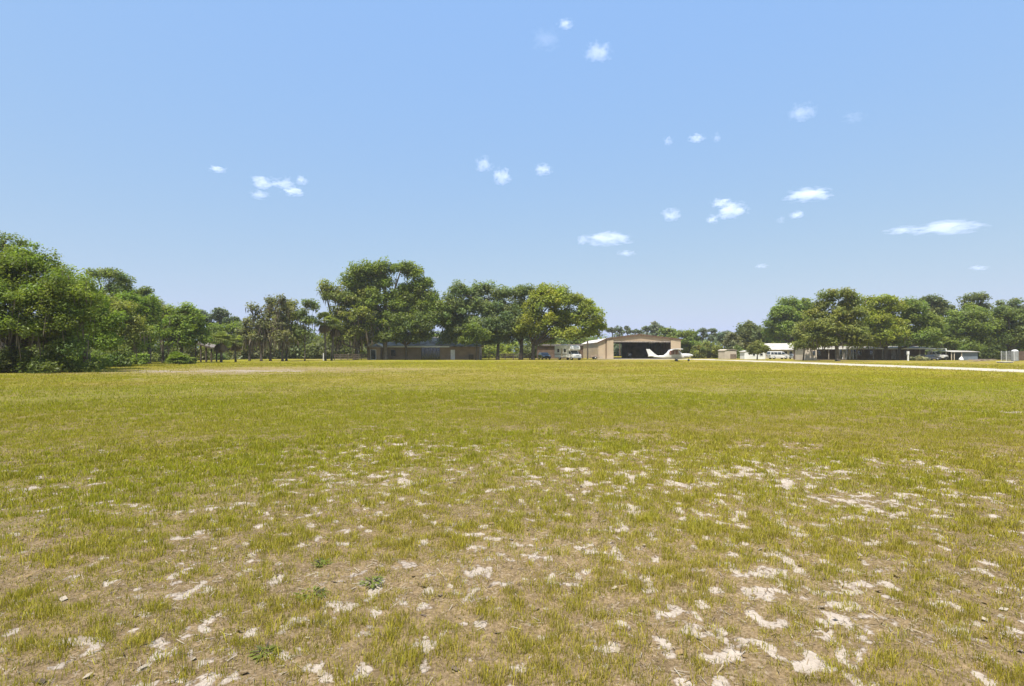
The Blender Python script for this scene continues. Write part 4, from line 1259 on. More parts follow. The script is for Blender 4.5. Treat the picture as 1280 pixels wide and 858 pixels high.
def build_right():
    # pale shed and white shed
    for (x0, x1, yt, Y, lab, wm, dr) in ((904.5, 922, 437.2, 134, 'pale cream shed with a brown roll door near the airplane', 'pale_wall', True),
                                        (930, 957.5, 438.6, 130, 'white shed half hidden behind the small round clipped tree', 'white', False)):
        cx = (wx(x0, Y) + wx(x1, Y)) / 2
        w = (wx(x1, Y) - wx(x0, Y)) / 2
        z = wz(yt, Y)
        s = thing('garden_shed', lab, 'shed', (cx, Y, 0), R(12) if dr else 0)
        MB().box(-w * .95, w * .95, 0, 2.6, 0, z - .25).build('wall', M[wm], s)
        m = MB(); m.prism([(-w * 1.03, z - .26), (-w * .55, z - .02), (w * .55, z - .02), (w * 1.03, z - .26), (w * 1.03, z - .18), (w * .55, z + .06), (-w * .55, z + .06), (-w * 1.03, z - .18)], 1, -.12, 2.75)
        m.build('roof', M['pale_wall' if dr else 'white_roof'], s)
        if dr:
            d = MB().box(-w * .05, w * .88, -.05, -.003, .02, z * .52).build('door', M['tan_shed_dark'], s)
            MB().box(w * .40, w * .46, -.09, -.053, .7, .78).build('handle', M['steel'], d)
        else:
            window(s, -w * .2, w * .0, 0, .8, 1.3, 'white'); window(s, w * .45, w * .7, 0, .8, 1.3, 'white')
    # white-roofed carport house
    Y = 142.0
    c = thing('carport_house', 'white metal roofed house with a black open carport at its right end', 'house', (wx(979, Y), Y, 0), R(-22))
    wl, wr, D = -4.0, 2.6, 6.0
    MB().box(wl, wr, 0, D, 0, 2.2).build('wall', M['pale_wall'], c)
    m = MB(); m.prism([(-.6, 2.15), (D / 2, 3.75), (D + .6, 2.15), (D + .6, 2.27), (D / 2, 3.87), (-.6, 2.27)], 0, wl - .3, wr + 2.6); m.build('roof', M['dull_roof'], c)
    m = MB(); m.prism([(0, 2.2), (D / 2, 3.72), (D, 2.2)], 0, wr + .01, wr + .1); m.build('gable', M['shade_dark'], c)  # end gable coloured near-black to stand for its shade
    m = MB(); m.box(wr + .1, wr + 2.5, D - .1, D, 0, 2.15); m.build('carport_wall', M['shade_dark'], c)
    for y in (.1, D - .3):
        MB().box(wr + 2.35, wr + 2.5, y, y + .15, 0, 2.2).build('roof_post', M['wood_dark'], c)
    for x in (-3.3, -2.2, -1.1, .2, 1.4):
        window(c, x, x + .7, 0, 1.15, 1.85, 'white')
    # long house with porch
    Y = 114.0
    x0, x1 = wx(1019.5, Y), wx(1166, Y)
    cx = (x0 + x1) / 2
    h = thing('long_house', 'long low dark house with porch and thin white roof edge under right oaks', 'house', (cx, Y, 0))
    L, W = x0 - cx, x1 - cx
    z = 2.28
    MB().box(L, W, 2.2, 9, 0, z - .02).build('wall', M['brown_wall'], h)
    m = MB(); m.prism([(-.3, z), (4.8, 2.75), (9.3, z), (9.3, z + .08), (4.8, 2.86), (-.3, z + .08)], 0, L - .2, W + .3); m.build('roof', M['grey_roof'], h)
    MB().box(L - .2, W + .3, -.37, -.303, z - .10, z + .11).build('fascia', M['white'], h)
    MB().box(L, W, .0, 2.2, 0, .18).build('porch_floor', M['wood_dark'], h)
    for i, px in enumerate((1020.5, 1036, 1055, 1063, 1071, 1092, 1103, 1122, 1135, 1150, 1165)):
        x = wx(px, Y) - cx
        MB().box(x - .07, x + .07, -.02, .12, .18, z - .02).build('porch_post', M['wood_grey'], h)
    # screened bay with glass bars
    g0, g1 = wx(1050, Y) - cx, wx(1072, Y) - cx
    m = MB()
    for x in np.linspace(g0, g1, 6):
        m.box(x - .05, x + .05, .3, .38, .18, z - .05)
    m.build('bay_frame', M['white'], h)
    MB().box(g0, g1, .39, .41, .2, z - .06).build('bay_glass', M['glass'], h)
    for a, b in ((1030, 1033), (1080, 1085), (1096, 1100), (1112, 1116), (1140, 1146)):
        window(h, wx(a, Y) - cx, wx(b, Y) - cx, 2.2, 1.0, 1.9, 'wood_grey')
    d = MB().box(wx(1126, Y) - cx - .45, wx(1126, Y) - cx + .45, 2.14, 2.197, .2, 2.15).build('door', M['wood_grey'], h)
    # pale end block
    e = thing('annex', 'pale plastered end block of the long house dappled by the olive oak', 'house', (wx(1014, 112), 112, 0), R(-6))
    MB().box(-1.15, 1.05, 0, 5, 0, 2.5).build('wall', M['pale_wall'], e)
    m = MB(); m.prism([(-1.4, 2.51), (0, 3.2), (1.3, 2.51), (1.3, 2.6), (0, 3.3), (-1.4, 2.6)], 1, -.3, 5.2); m.build('roof', M['grey_roof'], e)
    window(e, .25, .75, 0, 1.0, 1.8, 'wood_grey')
    # open frame porch extension at the right end (thin white pole and beam)
    f = thing('pole_canopy', 'thin white pole frame at the right end of the long house', 'canopy', (wx(1175, 114), 114, 0))
    xr = wx(1183, 114) - wx(1175, 114)
    xl = wx(1167.6, 114) - wx(1175, 114)
    MB().box(xl, xr, -.05, .05, 2.2, 2.3).build('beam', M['white'], f)
    MB().box(xr - .12, xr, -.05, .05, 0, 2.2).build('pole', M['white'], f)
    MB().box(xl, xr, 3.95, 4.05, 2.2, 2.3).build('beam', M['white'], f)
    MB().box(xr - .12, xr, 3.95, 4.05, 0, 2.2).build('pole', M['white'], f)
    # low white-roofed open shed
    Y = 112.0
    s = thing('open_shed', 'low open shed with a white roof edge and grey wall behind the board pile', 'shed', (wx(1206, Y), Y, 0))
    a, b = wx(1189, Y) - wx(1206, Y), wx(1223, Y) - wx(1206, Y)
    MB().prism([(-.2, 1.60), (3.4, 1.85), (3.4, 1.93), (-.2, 1.68)], 0, a - .1, b + .1).build('roof', M['dull_roof'], s)
    MB().box(a + 2.2, b, .15, 3.2, 0, 1.58).build('wall', M['blue_tarp'], s)
    for x in (a, a + .55, a + 2.0):
        MB().box(x, x + .12, -.05, .07, 0, 1.59).build('roof_post', M['pale_wall'], s)
    MB().box(a + .1, a + 2.1, 2.6, 2.7, 0, 1.6).build('back_wall', M['shade_dark'], s)
    # pile of boards, white sheet, tank and mesh cage
    Y = 97.0
    p = thing('board_pile', 'low pile of pinkish weathered boards beyond the road at the right', 'lumber pile', (wx(1228, Y), Y, 0))
    rg = random.Random(4)
    for i in range(16):
        x = rg.uniform(-2.8, 1.6); ln = rg.uniform(1.2, 2.6)
        bb = MB().box(-ln / 2, ln / 2, -.1, .1, 0, .05).build('board', M[rg.choice(['board_pink', 'wood_grey', 'board_pink'])], p)
        bb.location = (x * .8, rg.uniform(-.5, .5), .03 + (i // 4) * .10)
        bb.rotation_euler = (rg.uniform(-.05, .05), rg.uniform(-.06, .06), rg.uniform(-.25, .25))
    Y = 84.0
    w = thing('white_sheet', 'flat white sheet lying on a pallet near the tank at the right edge', 'sheet', (wx(1256, Y), Y, 0), R(5))
    MB().box(-.85, .85, -.6, .6, .10, .16).build('sheet', M['white'], w, .02)
    for y in (-.5, 0, .4):
        MB().box(-.8, .8, y, y + .1, 0, .098).build('pallet_slat', M['wood_grey'], w)
    Y = 100.0
    k = thing('water_tank', 'grey corrugated tank with a white domed lid at the right edge', 'tank', (wx(1268.5, Y), Y, 0))
    m = MB()
    zz = np.linspace(0, 1.75, 22)
    m.tube([(0, 0, v) for v in zz], [.52 + .025 * math.sin(i * 2.4) for i in range(22)], 24)
    m.build('tank_shell', M['grey_metal'], k)
    MB().tube([(0, 0, 1.752), (0, 0, 1.85), (0, 0, 1.97), (0, 0, 2.02)], [.53, .46, .28, .08], 24).build('lid', M['white'], k)
    k = thing('wire_cage', 'pale grey wire mesh cage left of the corrugated tank', 'cage', (wx(1259.5, Y), Y, 0))
    m = MB()
    for x in np.linspace(-.65, .65, 9):
        m.box(x - .018, x + .018, -.5, -.47, 0, 1.7); m.box(x - .018, x + .018, .47, .5, 0, 1.7)
    for z in np.linspace(.1, 1.68, 7):
        m.box(-.65, .65, -.468, -.45, z - .015, z + .015); m.box(-.65, .65, .45, .468, z - .015, z + .015)
    m.build('mesh_panel', M['grey_metal'], k)
    for x in (-.68, .68):
        for y in (-.5, .5):
            MB().box(x - .03, x + .03, y - .03, y + .03, 0, 1.78).build('corner_post', M['white'], k)
    b = thing('board_fence', 'dark brown board fence running off the right edge', 'fence', (wx(1276, 104), 104, 0))
    m = MB()
    for i in range(26):
        m.box(-.45 + i * .2, -.27 + i * .2, 0, .03, .05, 1.75 + .03 * math.sin(i * 5.1))
    m.build('board', M['brown_wall'], b)
    MB().box(-.45, 4.7, .032, .08, .5, .6).box(-.45, 4.7, .032, .08, 1.3, 1.4).build('rail', M['wood_dark'], b)
    bg = thing('white_sack', 'small white sack slumped in front of the low open shed', 'sack', (wx(1201.5, 108), 108, 0))
    MB().tube([(0, 0, 0), (0, 0, .12), (0, 0, .4), (.03, 0, .62), (.05, 0, .74)], [.36, .42, .33, .16, .05], 12).build('sack', M['white'], bg)
    up = MB().box(-.1, .1, -.1, .1, 0, 1.6).box(-.16, .16, -.14, .14, 1.15, 1.75).build('meter_post', M['white'])
    up.location = (wx(1135, 104), 104, 0)
    tag(up, 'pale meter post standing before the dark porch of the long house', 'post')


# ------------------------------------------------------------------ vehicles
def wheels(t, pts, r, w, hub='steel'):
    for (x, y) in pts:
        o = MB().cyl((x, y, r), r, 1, w, 20).build('wheel', M['rubber'], t, .02)
        s = 1 if y > 0 else -1
        MB().cyl((x, y + s * (w / 2 + .006), r), r * .58, 1, .02, 16).build('rim', M[hub], o)


def car(t, prof, hw, belt, paint, side_wins, ws, rear, wheel_x, r=.33):
    """prof: closed side outline (x,z), cabin narrowed above the belt line"""
    def hwz(z):
        return hw if z <= belt else hw * (1 - .22 * (z - belt) / .7)
    n = len(prof)
    vs = [(x, -hwz(z), z) for x, z in prof] + [(x, hwz(z), z) for x, z in prof]
    fs = [tuple(range(n)), tuple(range(n, 2 * n))[::-1]] + [(i, n + i, n + (i + 1) % n, (i + 1) % n) for i in range(n)]
    MB().add(vs, fs).build('body', M[paint], t, .05)
    for poly in side_wins:
        for s in (-1, 1):
            p = [(x, s * (hwz(z) + .012), z) for x, z in poly]
            MB().add(p + [(x, y - s * .02, z) for x, y, z in p], [tuple(range(len(p))), tuple(range(len(p), 2 * len(p)))[::-1]] + [(i, (i + 1) % len(p), len(p) + (i + 1) % len(p), len(p) + i) for i in range(len(p))]).build('side_window', M['glass'], t)
    for nm, ((xa, za), (xb, zb)) in (('windshield', ws), ('rear_window', rear)):
        dx = .014 if xa > 0 else -.014
        a, b = hwz(za) * .88, hwz(zb) * .86
        MB().add([(xa + dx, -a, za + .012), (xa + dx, a, za + .012), (xb + dx, b, zb + .012), (xb + dx, -b, zb + .012), (xa - dx, -a, za - .01), (xa - dx, a, za - .01), (xb - dx, b, zb - .01), (xb - dx, -b, zb - .01)],
                 [(0, 1, 2, 3), (7, 6, 5, 4), (0, 4, 5, 1), (1, 5, 6, 2), (2, 6, 7, 3), (3, 7, 4, 0)]).build(nm, M['glass'], t)
    xf = max(x for x, z in prof)
    xbk = min(x for x, z in prof)
    for s in (-1, 1):
        MB().box(xf - .06, xf + .02, s * hw * .72 - .2, s * hw * .72 + .2, .62, .80).build('headlight', M['lamp'], t, .03)
        MB().box(xbk - .015, xbk + .05, s * hw * .75 - .15, s * hw * .75 + .15, .70, .92).build('tail_light', M['brown_trim'], t)
    MB().box(xf - .05, xf + .025, -hw * .42, hw * .42, .50, .72).build('grille', M['black_plastic'], t)
    MB().box(xf - .08, xf + .05, -hw * .95, hw * .95, .30, .46).build('bumper', M['black_plastic'], t, .03)
    wheels(t, [(x, s * (hw - .1)) for x in wheel_x for s in (-1, 1)], r, .22)


def build_vehicles():
    # dark car facing the camera, under the yellow green oak
    Y = 122.0
    t = thing('parked_car', 'dark car facing the field in the shade of the yellow green oak', 'car', (wx(681, Y), Y + 2.2, 0), R(-78))
    car(t, [(-2.2, .28), (2.15, .28), (2.25, .55), (2.15, .82), (1.05, 1.0), (.25, 1.52), (-1.1, 1.55), (-1.95, 1.05), (-2.25, .95)], .9, .98, 'car_dark',
        [[(.85, 1.02), (.2, 1.44), (-.35, 1.46), (-.35, 1.02)], [(-.43, 1.02), (-.43, 1.46), (-1.05, 1.47), (-1.6, 1.04)]], ((1.0, 1.04), (.32, 1.47)), ((-1.88, 1.1), (-1.18, 1.5)), (1.4, -1.35))
    # white suv in front of the carport house
    Y = 131.0
    t = thing('parked_van', 'white passenger van parked side-on before the white roofed carport', 'van', (wx(972.5, Y), Y, 0), R(4))
    car(t, [(-2.25, .3), (2.15, .3), (2.28, .6), (2.2, .9), (1.55, 1.08), (.95, 1.62), (.5, 1.78), (-2.1, 1.78), (-2.3, 1.1)], .92, 1.05, 'white_gloss',
        [[(1.42, 1.12), (.95, 1.55), (.45, 1.6), (.45, 1.12)], [(.32, 1.12), (.32, 1.6), (-.5, 1.6), (-.5, 1.12)], [(-.62, 1.12), (-.62, 1.6), (-1.35, 1.6), (-1.35, 1.12)], [(-1.47, 1.12), (-1.47, 1.6), (-2.05, 1.6), (-2.12, 1.12)]],
        ((1.5, 1.13), (1.0, 1.57)), ((-2.28, 1.15), (-2.14, 1.62)), (1.4, -1.4))
    # low silvery car at carport mouth
    Y = 128.0
    t = thing('parked_car', 'small silver car nose showing at the black carport mouth', 'car', (wx(998, Y), Y + 1.6, 0), R(-95))
    car(t, [(-1.7, .25), (1.65, .25), (1.72, .5), (1.6, .72), (.9, .82), (.3, 1.2), (-1.0, 1.2), (-1.6, .85)], .72, .82, 'grey_metal',
        [[(.75, .86), (.28, 1.15), (-.3, 1.15), (-.3, .86)], [(-.38, .86), (-.38, 1.15), (-.95, 1.15), (-1.3, .86)]], ((.85, .86), (.36, 1.17)), ((-1.52, .9), (-1.06, 1.18)), (1.1, -1.05), .28)
    # white pickup under the pole frame
    Y = 113.0
    t = thing('pickup_truck', 'white pickup truck in the shade under the thin pole frame', 'truck', (wx(1174.5, Y), Y + 1.8, 0), R(-60))
    car(t, [(-2.5, .4), (2.3, .4), (2.4, .7), (2.3, 1.02), (1.2, 1.12), (.55, 1.72), (-.55, 1.75), (-.7, 1.1), (-2.55, 1.08)], .95, 1.12, 'white_gloss',
        [[(1.0, 1.16), (.52, 1.64), (-.05, 1.66), (-.05, 1.16)]], ((1.15, 1.16), (.6, 1.67)), ((-.72, 1.2), (-.6, 1.66)), (1.55, -1.55), .38)
    # second dark car in front of the porch heap
    Y = 108.0
    t = thing('parked_car', 'low dark grey car behind the brush heap at the long house', 'car', (wx(1161, Y), Y, 0), R(10))
    car(t, [(-1.8, .25), (1.75, .25), (1.82, .5), (1.7, .68), (.9, .78), (.3, 1.12), (-.9, 1.12), (-1.6, .8)], .8, .78, 'car_grey',
        [[(.75, .82), (.28, 1.07), (-.3, 1.07), (-.3, .82)], [(-.38, .82), (-.38, 1.07), (-.9, 1.07), (-1.3, .82)]], ((.85, .82), (.36, 1.09)), ((-1.5, .85), (-.98, 1.1)), (1.15, -1.1), .28)
    # motorhome
    Y = 113.0
    t = thing('motorhome', 'white motorhome with a cab-over bunk parked between oak and hangar', 'motorhome', (wx(713.5, Y), Y + 2.5, 0), R(-90 + 27))
    t.scale = (0.95, 0.95, 0.95)
    W = 1.2
    MB().box(-4.2, 1.0, -W, W, .55, 3.15).build('body', M['white'], t, .08)
    m = MB(); m.prism([(1.005, 1.95), (1.9, 1.98), (2.35, 2.25), (2.3, 2.75), (1.95, 3.1), (1.005, 3.14)], 1, -W + .01, W - .01); m.build('cab_over', M['white_gloss'], t, .07)
    m = MB(); m.prism([(1.005, .5), (3.0, .5), (3.1, .8), (3.0, 1.18), (2.15, 1.3), (1.7, 1.94), (1.005, 1.94)], 1, -.98, .98); m.build('cab', M['white_gloss'], t, .06)
    m = MB(); m.add([(2.14 + .03, -.86, 1.32), (2.14 + .03, .86, 1.32), (1.72 + .05, .8, 1.92), (1.72 + .05, -.8, 1.92), (2.08, -.86, 1.3), (2.08, .86, 1.3), (1.66, .8, 1.9), (1.66, -.8, 1.9)], [(0, 1, 2, 3), (7, 6, 5, 4), (0, 4, 5, 1), (1, 5, 6, 2), (2, 6, 7, 3), (3, 7, 4, 0)])
    m.build('windshield', M['glass'], t)
    for s in (-1, 1):
        MB().prism([(1.35, 1.3), (2.0, 1.3), (1.66, 1.85), (1.35, 1.85)], 1, s * .985, s * 1.0).build('side_window', M['glass'], t)
        for (a, b, z0, z1) in ((-.35, .45, 1.65, 2.4), (-3.0, -2.2, 1.65, 2.4)):
            m = MB(); m.box(a, b, s * (W + .004) - .0, s * (W + .03), z0, z1); w = m.build('window', M['glass'], t)
        MB().box(2.97, 3.09, s * .68 - .16, s * .68 + .16, .86, 1.06).build('headlight', M['lamp'], t, .03)
        MB().box(1.95, 2.1, s * 1.15 - .12, s * 1.15 + .12, 1.35, 1.75).build('mirror', M['black_plastic'], t, .03)
    d = MB().box(-1.55, -.85, -W - .03, -W - .004, .6, 2.5).build('door', M['pale_wall'], t)
    MB().box(-.98, -.9, -W - .06, -W - .032, 1.4, 1.5).build('handle', M['steel'], d)
    MB().box(3.0, 3.1, -.42, .42, .84, 1.08).build('grille', M['grey_metal'], t, .02)
    MB().box(3.0, 3.22, -1.0, 1.0, .42, .62).build('bumper', M['grey_metal'], t, .04)
    MB().box(-4.19, .99, -W - .012, -W - .002, 1.15, 1.32).box(-4.19, .99, W + .002, W + .012, 1.15, 1.32).build('stripe', M['wood_grey'], t)
    m = MB(); m.box(-2.6, -1.6, -.45, .45, 3.152, 3.42); m.build('air_conditioner', M['white'], t, .08)
    m = MB(); m.tube([(-4.3, -.5, .9), (-4.42, -.5, 1.0), (-4.42, -.5, 3.2), (-4.2, -.5, 3.3)], .025, 6); m.tube([(-4.3, -.1, .9), (-4.42, -.1, 1.0), (-4.42, -.1, 3.2), (-4.2, -.1, 3.3)], .025, 6)
    for z in np.arange(1.1, 3.2, .3): m.tube([(-4.42, -.5, z), (-4.42, -.1, z)], .018, 5)
    m.build('ladder', M['steel'], t)
    wheels(t, [(2.3, -.95), (2.3, .95), (-2.3, -1.02), (-2.3, 1.02)], .38, .24)

    # light airplane
    Y = 99.0
    t = thing('light_airplane', 'white high-wing light airplane parked nose right on the grass before the hangar', 'airplane', (wx(847, Y), Y, 0), R(-10))
    fu = MB().loft([(-5.0, .86, .10, .05), (-4.4, .84, .14, .09), (-3.3, .78, .19, .18), (-2.4, .76, .26, .28), (-1.9, .95, .48, .40), (-1.55, 1.14, .74, .50), (-1.0, 1.23, .84, .55), (-.2, 1.24, .85, .56), (.15, 1.2, .80, .56), (.45, 1.05, .62, .55), (.8, .90, .46, .50), (1.3, .92, .43, .49), (1.9, .98, .34, .42), (2.25, 1.02, .24, .28)], 20, 3.2)
    fu.build('fuselage', M['white_gloss'], t)
    sp = MB().loft([(2.252, 1.02, .19, .19), (2.4, 1.02, .16, .16), (2.55, 1.02, .09, .09), (2.62, 1.02, .02, .02)], 14, 2).build('spinner', M['white_gloss'], t)
    m = MB()
    for s in (-1, 1):
        m.add([(2.36, -.06, 1.02 + s * .1), (2.42, .06, 1.02 + s * .1), (2.41, .045, 1.02 + s * .85), (2.37, -.045, 1.02 + s * .85)], [(0, 1, 2, 3)])
        m.add([(2.37, -.06, 1.02 + s * .1), (2.43, .06, 1.02 + s * .1), (2.42, .045, 1.02 + s * .85), (2.38, -.045, 1.02 + s * .85)], [(3, 2, 1, 0)])
    pr = m.build('propeller', M['black_plastic'], t)
    pr.rotation_euler = (R(0), 0, 0)
    # wing (airfoil prism along y)
    af = [(.45, 2.06), (.40, 2.13), (.15, 2.19), (-.3, 2.17), (-.95, 2.07), (-.95, 2.05), (-.3, 2.04), (.3, 2.02)]
    m = MB(); m.prism([(x, z) for x, z in af], 1, -4.4, 4.4); m.build('wing', M['white_gloss'], t, .01)
    for s in (-1, 1):
        MB().tube([(-.05, s * .55, .62), (-.1, s * 2.4, 2.03)], .03, 6).build('wing_strut', M['white'], t)
        MB().prism([(-.95, 2.046), (-.95, 2.072), (-1.25, 2.03), (-1.25, 2.02)], 1, s * .6, s * 4.2).build('flap', M['white'], t)
        # side windows
        MB().prism([(-1.5, 1.45), (-1.35, 1.86), (-.55, 1.95), (-.55, 1.18), (-1.4, 1.12)], 1, s * .548, s * .575).build('side_window', M['pink_window'], t)
        MB().prism([(-.47, 1.16), (-.47, 1.95), (.02, 1.92), (.32, 1.18)], 1, s * .556, s * .583).build('side_window', M['pink_window'], t)
    m = MB(); m.add([(.78, -.42, 1.37), (.78, .42, 1.37), (.26, .40, 1.98), (.26, -.40, 1.98), (.72, -.42, 1.33), (.72, .42, 1.33), (.2, .40, 1.94), (.2, -.40, 1.94)], [(0, 1, 2, 3), (7, 6, 5, 4), (0, 4, 5, 1), (1, 5, 6, 2), (2, 6, 7, 3), (3, 7, 4, 0)])
    m.build('windshield', M['glass'], t)
    m = MB(); m.prism([(-3.3, .92), (-3.9, 1.35), (-4.75, 2.12), (-5.35, 2.12), (-4.95, 1.0), (-4.9, .78), (-4.2, .8)], 1, -.05, .05); m.build('tail_fin', M['white_gloss'], t, .02)
    m = MB(); m.prism([(-4.1, .90), (-4.9, .88), (-4.9, .93), (-4.3, .96)], 1, -1.4, 1.4); m.build('stabilizer', M['white_gloss'], t)
    MB().box(1.02, 1.7, -.60, -.40, .78, .84).box(1.02, 1.7, .40, .60, .78, .84).build('cowl_vent', M['black_plastic'], t)
    m = MB()
    for s in (-1, 1):
        m.tube([(-.25, s * .4, .48), (-.22, s * .7, .38), (-.2, s * 1.0, .2)], [.06, .05, .04], 6)
    m.tube([(1.7, 0, .7), (1.85, 0, .2)], .035, 6)
    m.build('landing_leg', M['white'], t)
    for (x, y) in ((-.2, -1.08), (-.2, 1.08), (1.85, .0)):
        w = MB().cyl((x, y, .19), .19, 1, .13, 18).build('wheel', M['rubber'], t)
        MB().cyl((x, y - .07, .19), .08, 1, .02, 12).build('rim', M['steel'], w)


# ------------------------------------------------------------------ clouds
def cloud_mat():
    m = bpy.data.materials.new('cloud_vapour')
    nt, N, L = nodes(m)
    out = N.new('ShaderNodeOutputMaterial')
    v = N.new('ShaderNodeVolumePrincipled')
    v.inputs['Color'].default_value = (1, 1, 1, 1)
    v.inputs['Anisotropy'].default_value = 0.0
    tc = N.new('ShaderNodeTexCoord')
    mp = N.new('ShaderNodeVectorMath'); mp.operation = 'MULTIPLY'
    oi = N.new('ShaderNodeObjectInfo')
    ad = N.new('ShaderNodeVectorMath'); ad.operation = 'ADD'
    sc = N.new('ShaderNodeVectorMath'); sc.operation = 'SCALE'
    L.new(oi.outputs['Location'], sc.inputs[0]); sc.inputs['Scale'].default_value = 0.013
    L.new(tc.outputs['Object'], ad.inputs[0]); L.new(sc.outputs[0], ad.inputs[1])
    nz = N.new('ShaderNodeTexNoise')
    nz.inputs['Scale'].default_value = 2.1; nz.inputs['Detail'].default_value = 5; nz.inputs['Roughness'].default_value = 0.6
    L.new(ad.outputs[0], nz.inputs['Vector'])
    ln = N.new('ShaderNodeVectorMath'); ln.operation = 'LENGTH'
    L.new(tc.outputs['Object'], ln.inputs[0])
    # density = clamp((1 - r) + (noise - .5)*2.2)
    a = N.new('ShaderNodeMath'); a.operation = 'SUBTRACT'; a.inputs[0].default_value = 0.80; L.new(ln.outputs['Value'], a.inputs[1])
    b = N.new('ShaderNodeMath'); b.operation = 'MULTIPLY_ADD'; L.new(nz.outputs['Fac'], b.inputs[0]); b.inputs[1].default_value = 2.6; b.inputs[2].default_value = -1.3
    c = N.new('ShaderNodeMath'); c.operation = 'ADD'; L.new(a.outputs[0], c.inputs[0]); L.new(b.outputs[0], c.inputs[1])
    mr = N.new('ShaderNodeMapRange'); L.new(c.outputs[0], mr.inputs[0])
    mr.inputs[1].default_value, mr.inputs[2].default_value, mr.inputs[3].default_value, mr.inputs[4].default_value = 0.08, 0.9, 0.0, 1.0
    at = N.new('ShaderNodeAttribute'); at.attribute_type = 'OBJECT'; at.attribute_name = 'thickness'
    d = N.new('ShaderNodeMath'); d.operation = 'MULTIPLY'; L.new(mr.outputs[0], d.inputs[0]); L.new(at.outputs['Fac'], d.inputs[1])
    L.new(d.outputs[0], v.inputs['Density'])
    L.new(v.outputs[0], out.inputs['Volume'])
    return m


def build_clouds():
    import bmesh
    mat = cloud_mat()
    ALT = 900.0
    CL = [  # px, py, rx, ry, optical strength, label
        (707, 31, 12, 8, .8, 'small bright cloud puff highest in the sky'),
        (684, 50, 24, 14, .16, 'faint torn wisp just below the highest cloud puff'),
        (748, 66, 20, 15, .9, 'round cloud puff high in the sky, right of the torn wisp'),
        (605, 207, 13, 12, .9, 'curled cloud puff, left one of the close pair in the middle of the sky'),
        (627, 222, 13, 14, 1.6, 'compact bright cloud puff, right one of the close pair in the middle of the sky'),
        (679, 213, 13, 9, 1.0, 'small slanting cloud right of the close pair'),
        (272, 212, 12, 5, .7, 'tiny flat bluish cloud far to the left'),
        (329, 229, 17, 10, 1.2, 'biggest piece of the broken cloud over the left trees'),
        (325, 244, 14, 7, .45, 'faint flat shred under the broken cloud over the left trees'),
        (356, 230, 15, 9, .8, 'middle piece of the broken cloud over the left trees'),
        (377, 226, 9, 8, .9, 'small round piece at the right end of the broken cloud over the left trees'),
        (367, 240, 15, 7, 1.1, 'low flat piece of the broken cloud over the left trees'),
        (758, 299, 34, 10, 0.8, 'long flat-bottomed white cloud above the hangar'),
        (728, 301, 8, 8, .8, 'small puff touching the left end of the long cloud above the hangar'),
        (783, 317, 13, 5, .4, 'faint shred below the long cloud above the hangar'),
        (839, 270, 14, 10, 1.1, 'oval cloud puff between the long cloud and the three part cloud'),
        (914, 264, 22, 13, 1.6, 'main white lump of the three part cloud'),
        (902, 254, 15, 7, 1.0, 'small upper piece of the three part cloud'),
        (890, 275, 9, 7, 1.1, 'small lower left dot of the three part cloud'),
        (1010, 244, 32, 9, 1.0, 'elongated bright cloud above the olive oak'),
        (996, 269, 11, 6, .8, 'small flat puff under the elongated bright cloud'),
        (976, 275, 7, 6, .25, 'very faint dot left of the small flat puff'),
        (1184, 285, 44, 9, 0.6, 'longest flat cloud at the right over the round-topped pines'),
        (1128, 288, 24, 6, .35, 'thin trailing tail left of the longest cloud at the right'),
        (1003, 141, 19, 14, .5, 'torn pale cloud high at the right'),
        (1068, 147, 16, 9, .12, 'barely visible haze patch right of the torn pale cloud'),
        (871, 173, 12, 7, .8, 'small slanting cloud, middle one of three dots in a row'),
        (835, 177, 7, 8, .6, 'tiny cloud, left one of three dots in a row'),
        (896, 173, 6, 8, .6, 'tiny upright cloud, right one of three dots in a row'),
        (952, 333, 10, 4, .3, 'faint flat shred low over the domed dark oak'),
        (1224, 335, 13, 4, .3, 'faint flat shred low over the right edge trees'),
    ]
    for i, (px, py, rx, ry, th, lab) in enumerate(CL):
        Y = ALT / ((HY - py) / F)
        k = Y / F
        bm = bmesh.new()
        bmesh.ops.create_icosphere(bm, subdivisions=3, radius=1.0)
        for v in bm.verts:
            q = v.co.copy()
            n = float(vnoise(np.array([q.x * 1.7 + i * 3.1 + q.z]), np.array([q.y * 1.7 + q.z * 1.3 - i]), 9)[0])
            v.co = q * (0.92 + 0.22 * n)
            if v.co.z < -0.35: v.co.z = -0.35 + (v.co.z + 0.35) * 0.45
        me = bpy.data.meshes.new('cloud'); bm.to_mesh(me); bm.free()
        o = link_mesh('cloud', me, mat)
        o.location = (wx(px, Y), Y, ALT + EYE)
        o.scale = (rx * k * 1.08, rx * k * 0.85, ry * k * 1.08)
        o['thickness'] = th * 1.25 / (ry * k * 1.08)
        tag(o, lab, 'cloud', 'small clouds in the blue sky')


# ------------------------------------------------------------------ sky, sun, camera
SUN_EL, SUN_AZ = 65.0, 208.0      # azimuth clockwise from +Y (straight ahead): behind the left shoulder


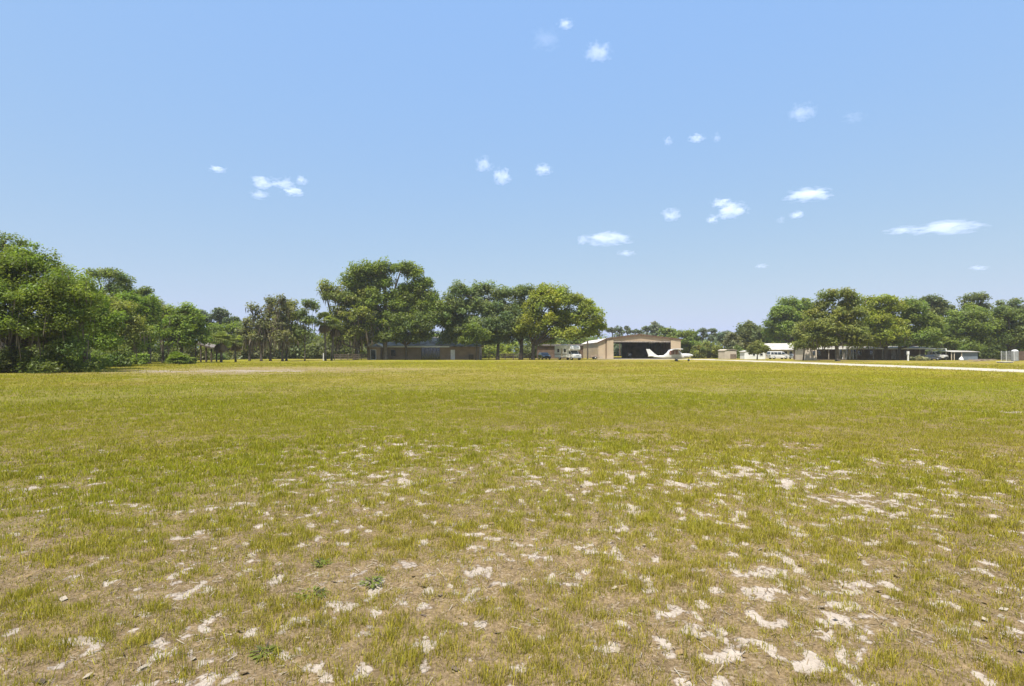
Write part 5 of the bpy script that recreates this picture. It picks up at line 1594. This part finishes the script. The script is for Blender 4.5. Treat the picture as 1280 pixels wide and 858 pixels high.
def build_light():
    w = bpy.data.worlds.new('World')
    scene.world = w
    w.use_nodes = True
    nt = w.node_tree
    nt.nodes.clear()
    out = nt.nodes.new('ShaderNodeOutputWorld')
    bg = nt.nodes.new('ShaderNodeBackground')
    sk = nt.nodes.new('ShaderNodeTexSky')
    sk.sky_type = 'NISHITA'
    sk.sun_disc = False
    sk.sun_elevation = R(SUN_EL)
    sk.sun_rotation = R(SUN_AZ)
    sk.altitude = 0
    sk.air_density = 1.0
    sk.dust_density = 1.6
    sk.ozone_density = 1.5
    bg.inputs['Strength'].default_value = 0.15
    ma = nt.nodes.new('ShaderNodeVectorMath')      # humid, milky spring air: even out the sky's own gradient
    ma.operation = 'MULTIPLY_ADD'
    ma.inputs[1].default_value = (0.28, 0.148, -0.11)
    ma.inputs[2].default_value = (0.60, 1.29, 3.05)
    nt.links.new(sk.outputs[0], ma.inputs[0])
    nt.links.new(ma.outputs[0], bg.inputs[0])
    nt.links.new(bg.outputs[0], out.inputs[0])
    l = bpy.data.lights.new('sun', 'SUN')
    l.energy = 3.2
    l.angle = R(0.53)
    l.color = (1.0, 0.955, 0.88)
    o = bpy.data.objects.new('sun', l)
    COL.objects.link(o)
    d = Vector((math.sin(R(SUN_AZ)) * math.cos(R(SUN_EL)), math.cos(R(SUN_AZ)) * math.cos(R(SUN_EL)), math.sin(R(SUN_EL))))
    o.rotation_euler = d.to_track_quat('Z', 'Y').to_euler()
    o.location = (0, 0, 60)


def build_camera():
    c = bpy.data.cameras.new('camera')
    c.sensor_width = 36
    c.lens = F / 1280 * 36
    c.shift_y = (HY - 429) / 1280
    c.clip_start, c.clip_end = 0.1, 40000
    o = bpy.data.objects.new('camera', c)
    COL.objects.link(o)
    o.location = (0, 0, EYE)
    o.rotation_euler = (R(90), 0, 0)
    scene.camera = o


build_camera()
build_light()
build_ground()
build_road()
build_grass()
weed(391, 748, 0.10, 'bright green broadleaf weed, largest, in the lower left grass', 1)
weed(331, 818, 0.07, 'green broadleaf weed nearest the bottom edge on bare sand', 2)
weed(402, 706, 0.07, 'small broadleaf weed farther out, above the largest weed', 3)
weed(466, 731, 0.08, 'flat broadleaf weed right of the largest weed, by a grey sand patch', 4)
build_trees()
build_hangar()
build_house()
build_pavilion()
build_right()
build_vehicles()
build_clouds()


def build_haze(density):
    m = bpy.data.materials.new('humid_air')
    nt, N, L = nodes(m)
    out = N.new('ShaderNodeOutputMaterial')
    v = N.new('ShaderNodeVolumePrincipled')
    v.inputs['Color'].default_value = (0.90, 0.95, 1.0, 1)
    v.inputs['Density'].default_value = density
    v.inputs['Anisotropy'].default_value = 0.0
    L.new(v.outputs[0], out.inputs['Volume'])
    o = MB().box(-720, 720, -720, 720, -1.2, 26).build('haze', m)
    tag(o, kind='stuff')


build_haze(0.00024)

scene.view_settings.view_transform = 'Standard'
scene.view_settings.look = 'None'
scene.view_settings.gamma = 1.0
scene.view_settings.exposure = 1.18
scene.view_settings.use_curve_mapping = False
cy = scene.cycles
cy.max_bounces = 8
cy.diffuse_bounces = 4
cy.glossy_bounces = 2
cy.transmission_bounces = 4
cy.volume_bounces = 6
cy.use_denoising = True
cy.denoiser = 'OPENIMAGEDENOISE'
cy.denoising_input_passes = 'RGB_ALBEDO_NORMAL'
cy.denoising_prefilter = 'ACCURATE'
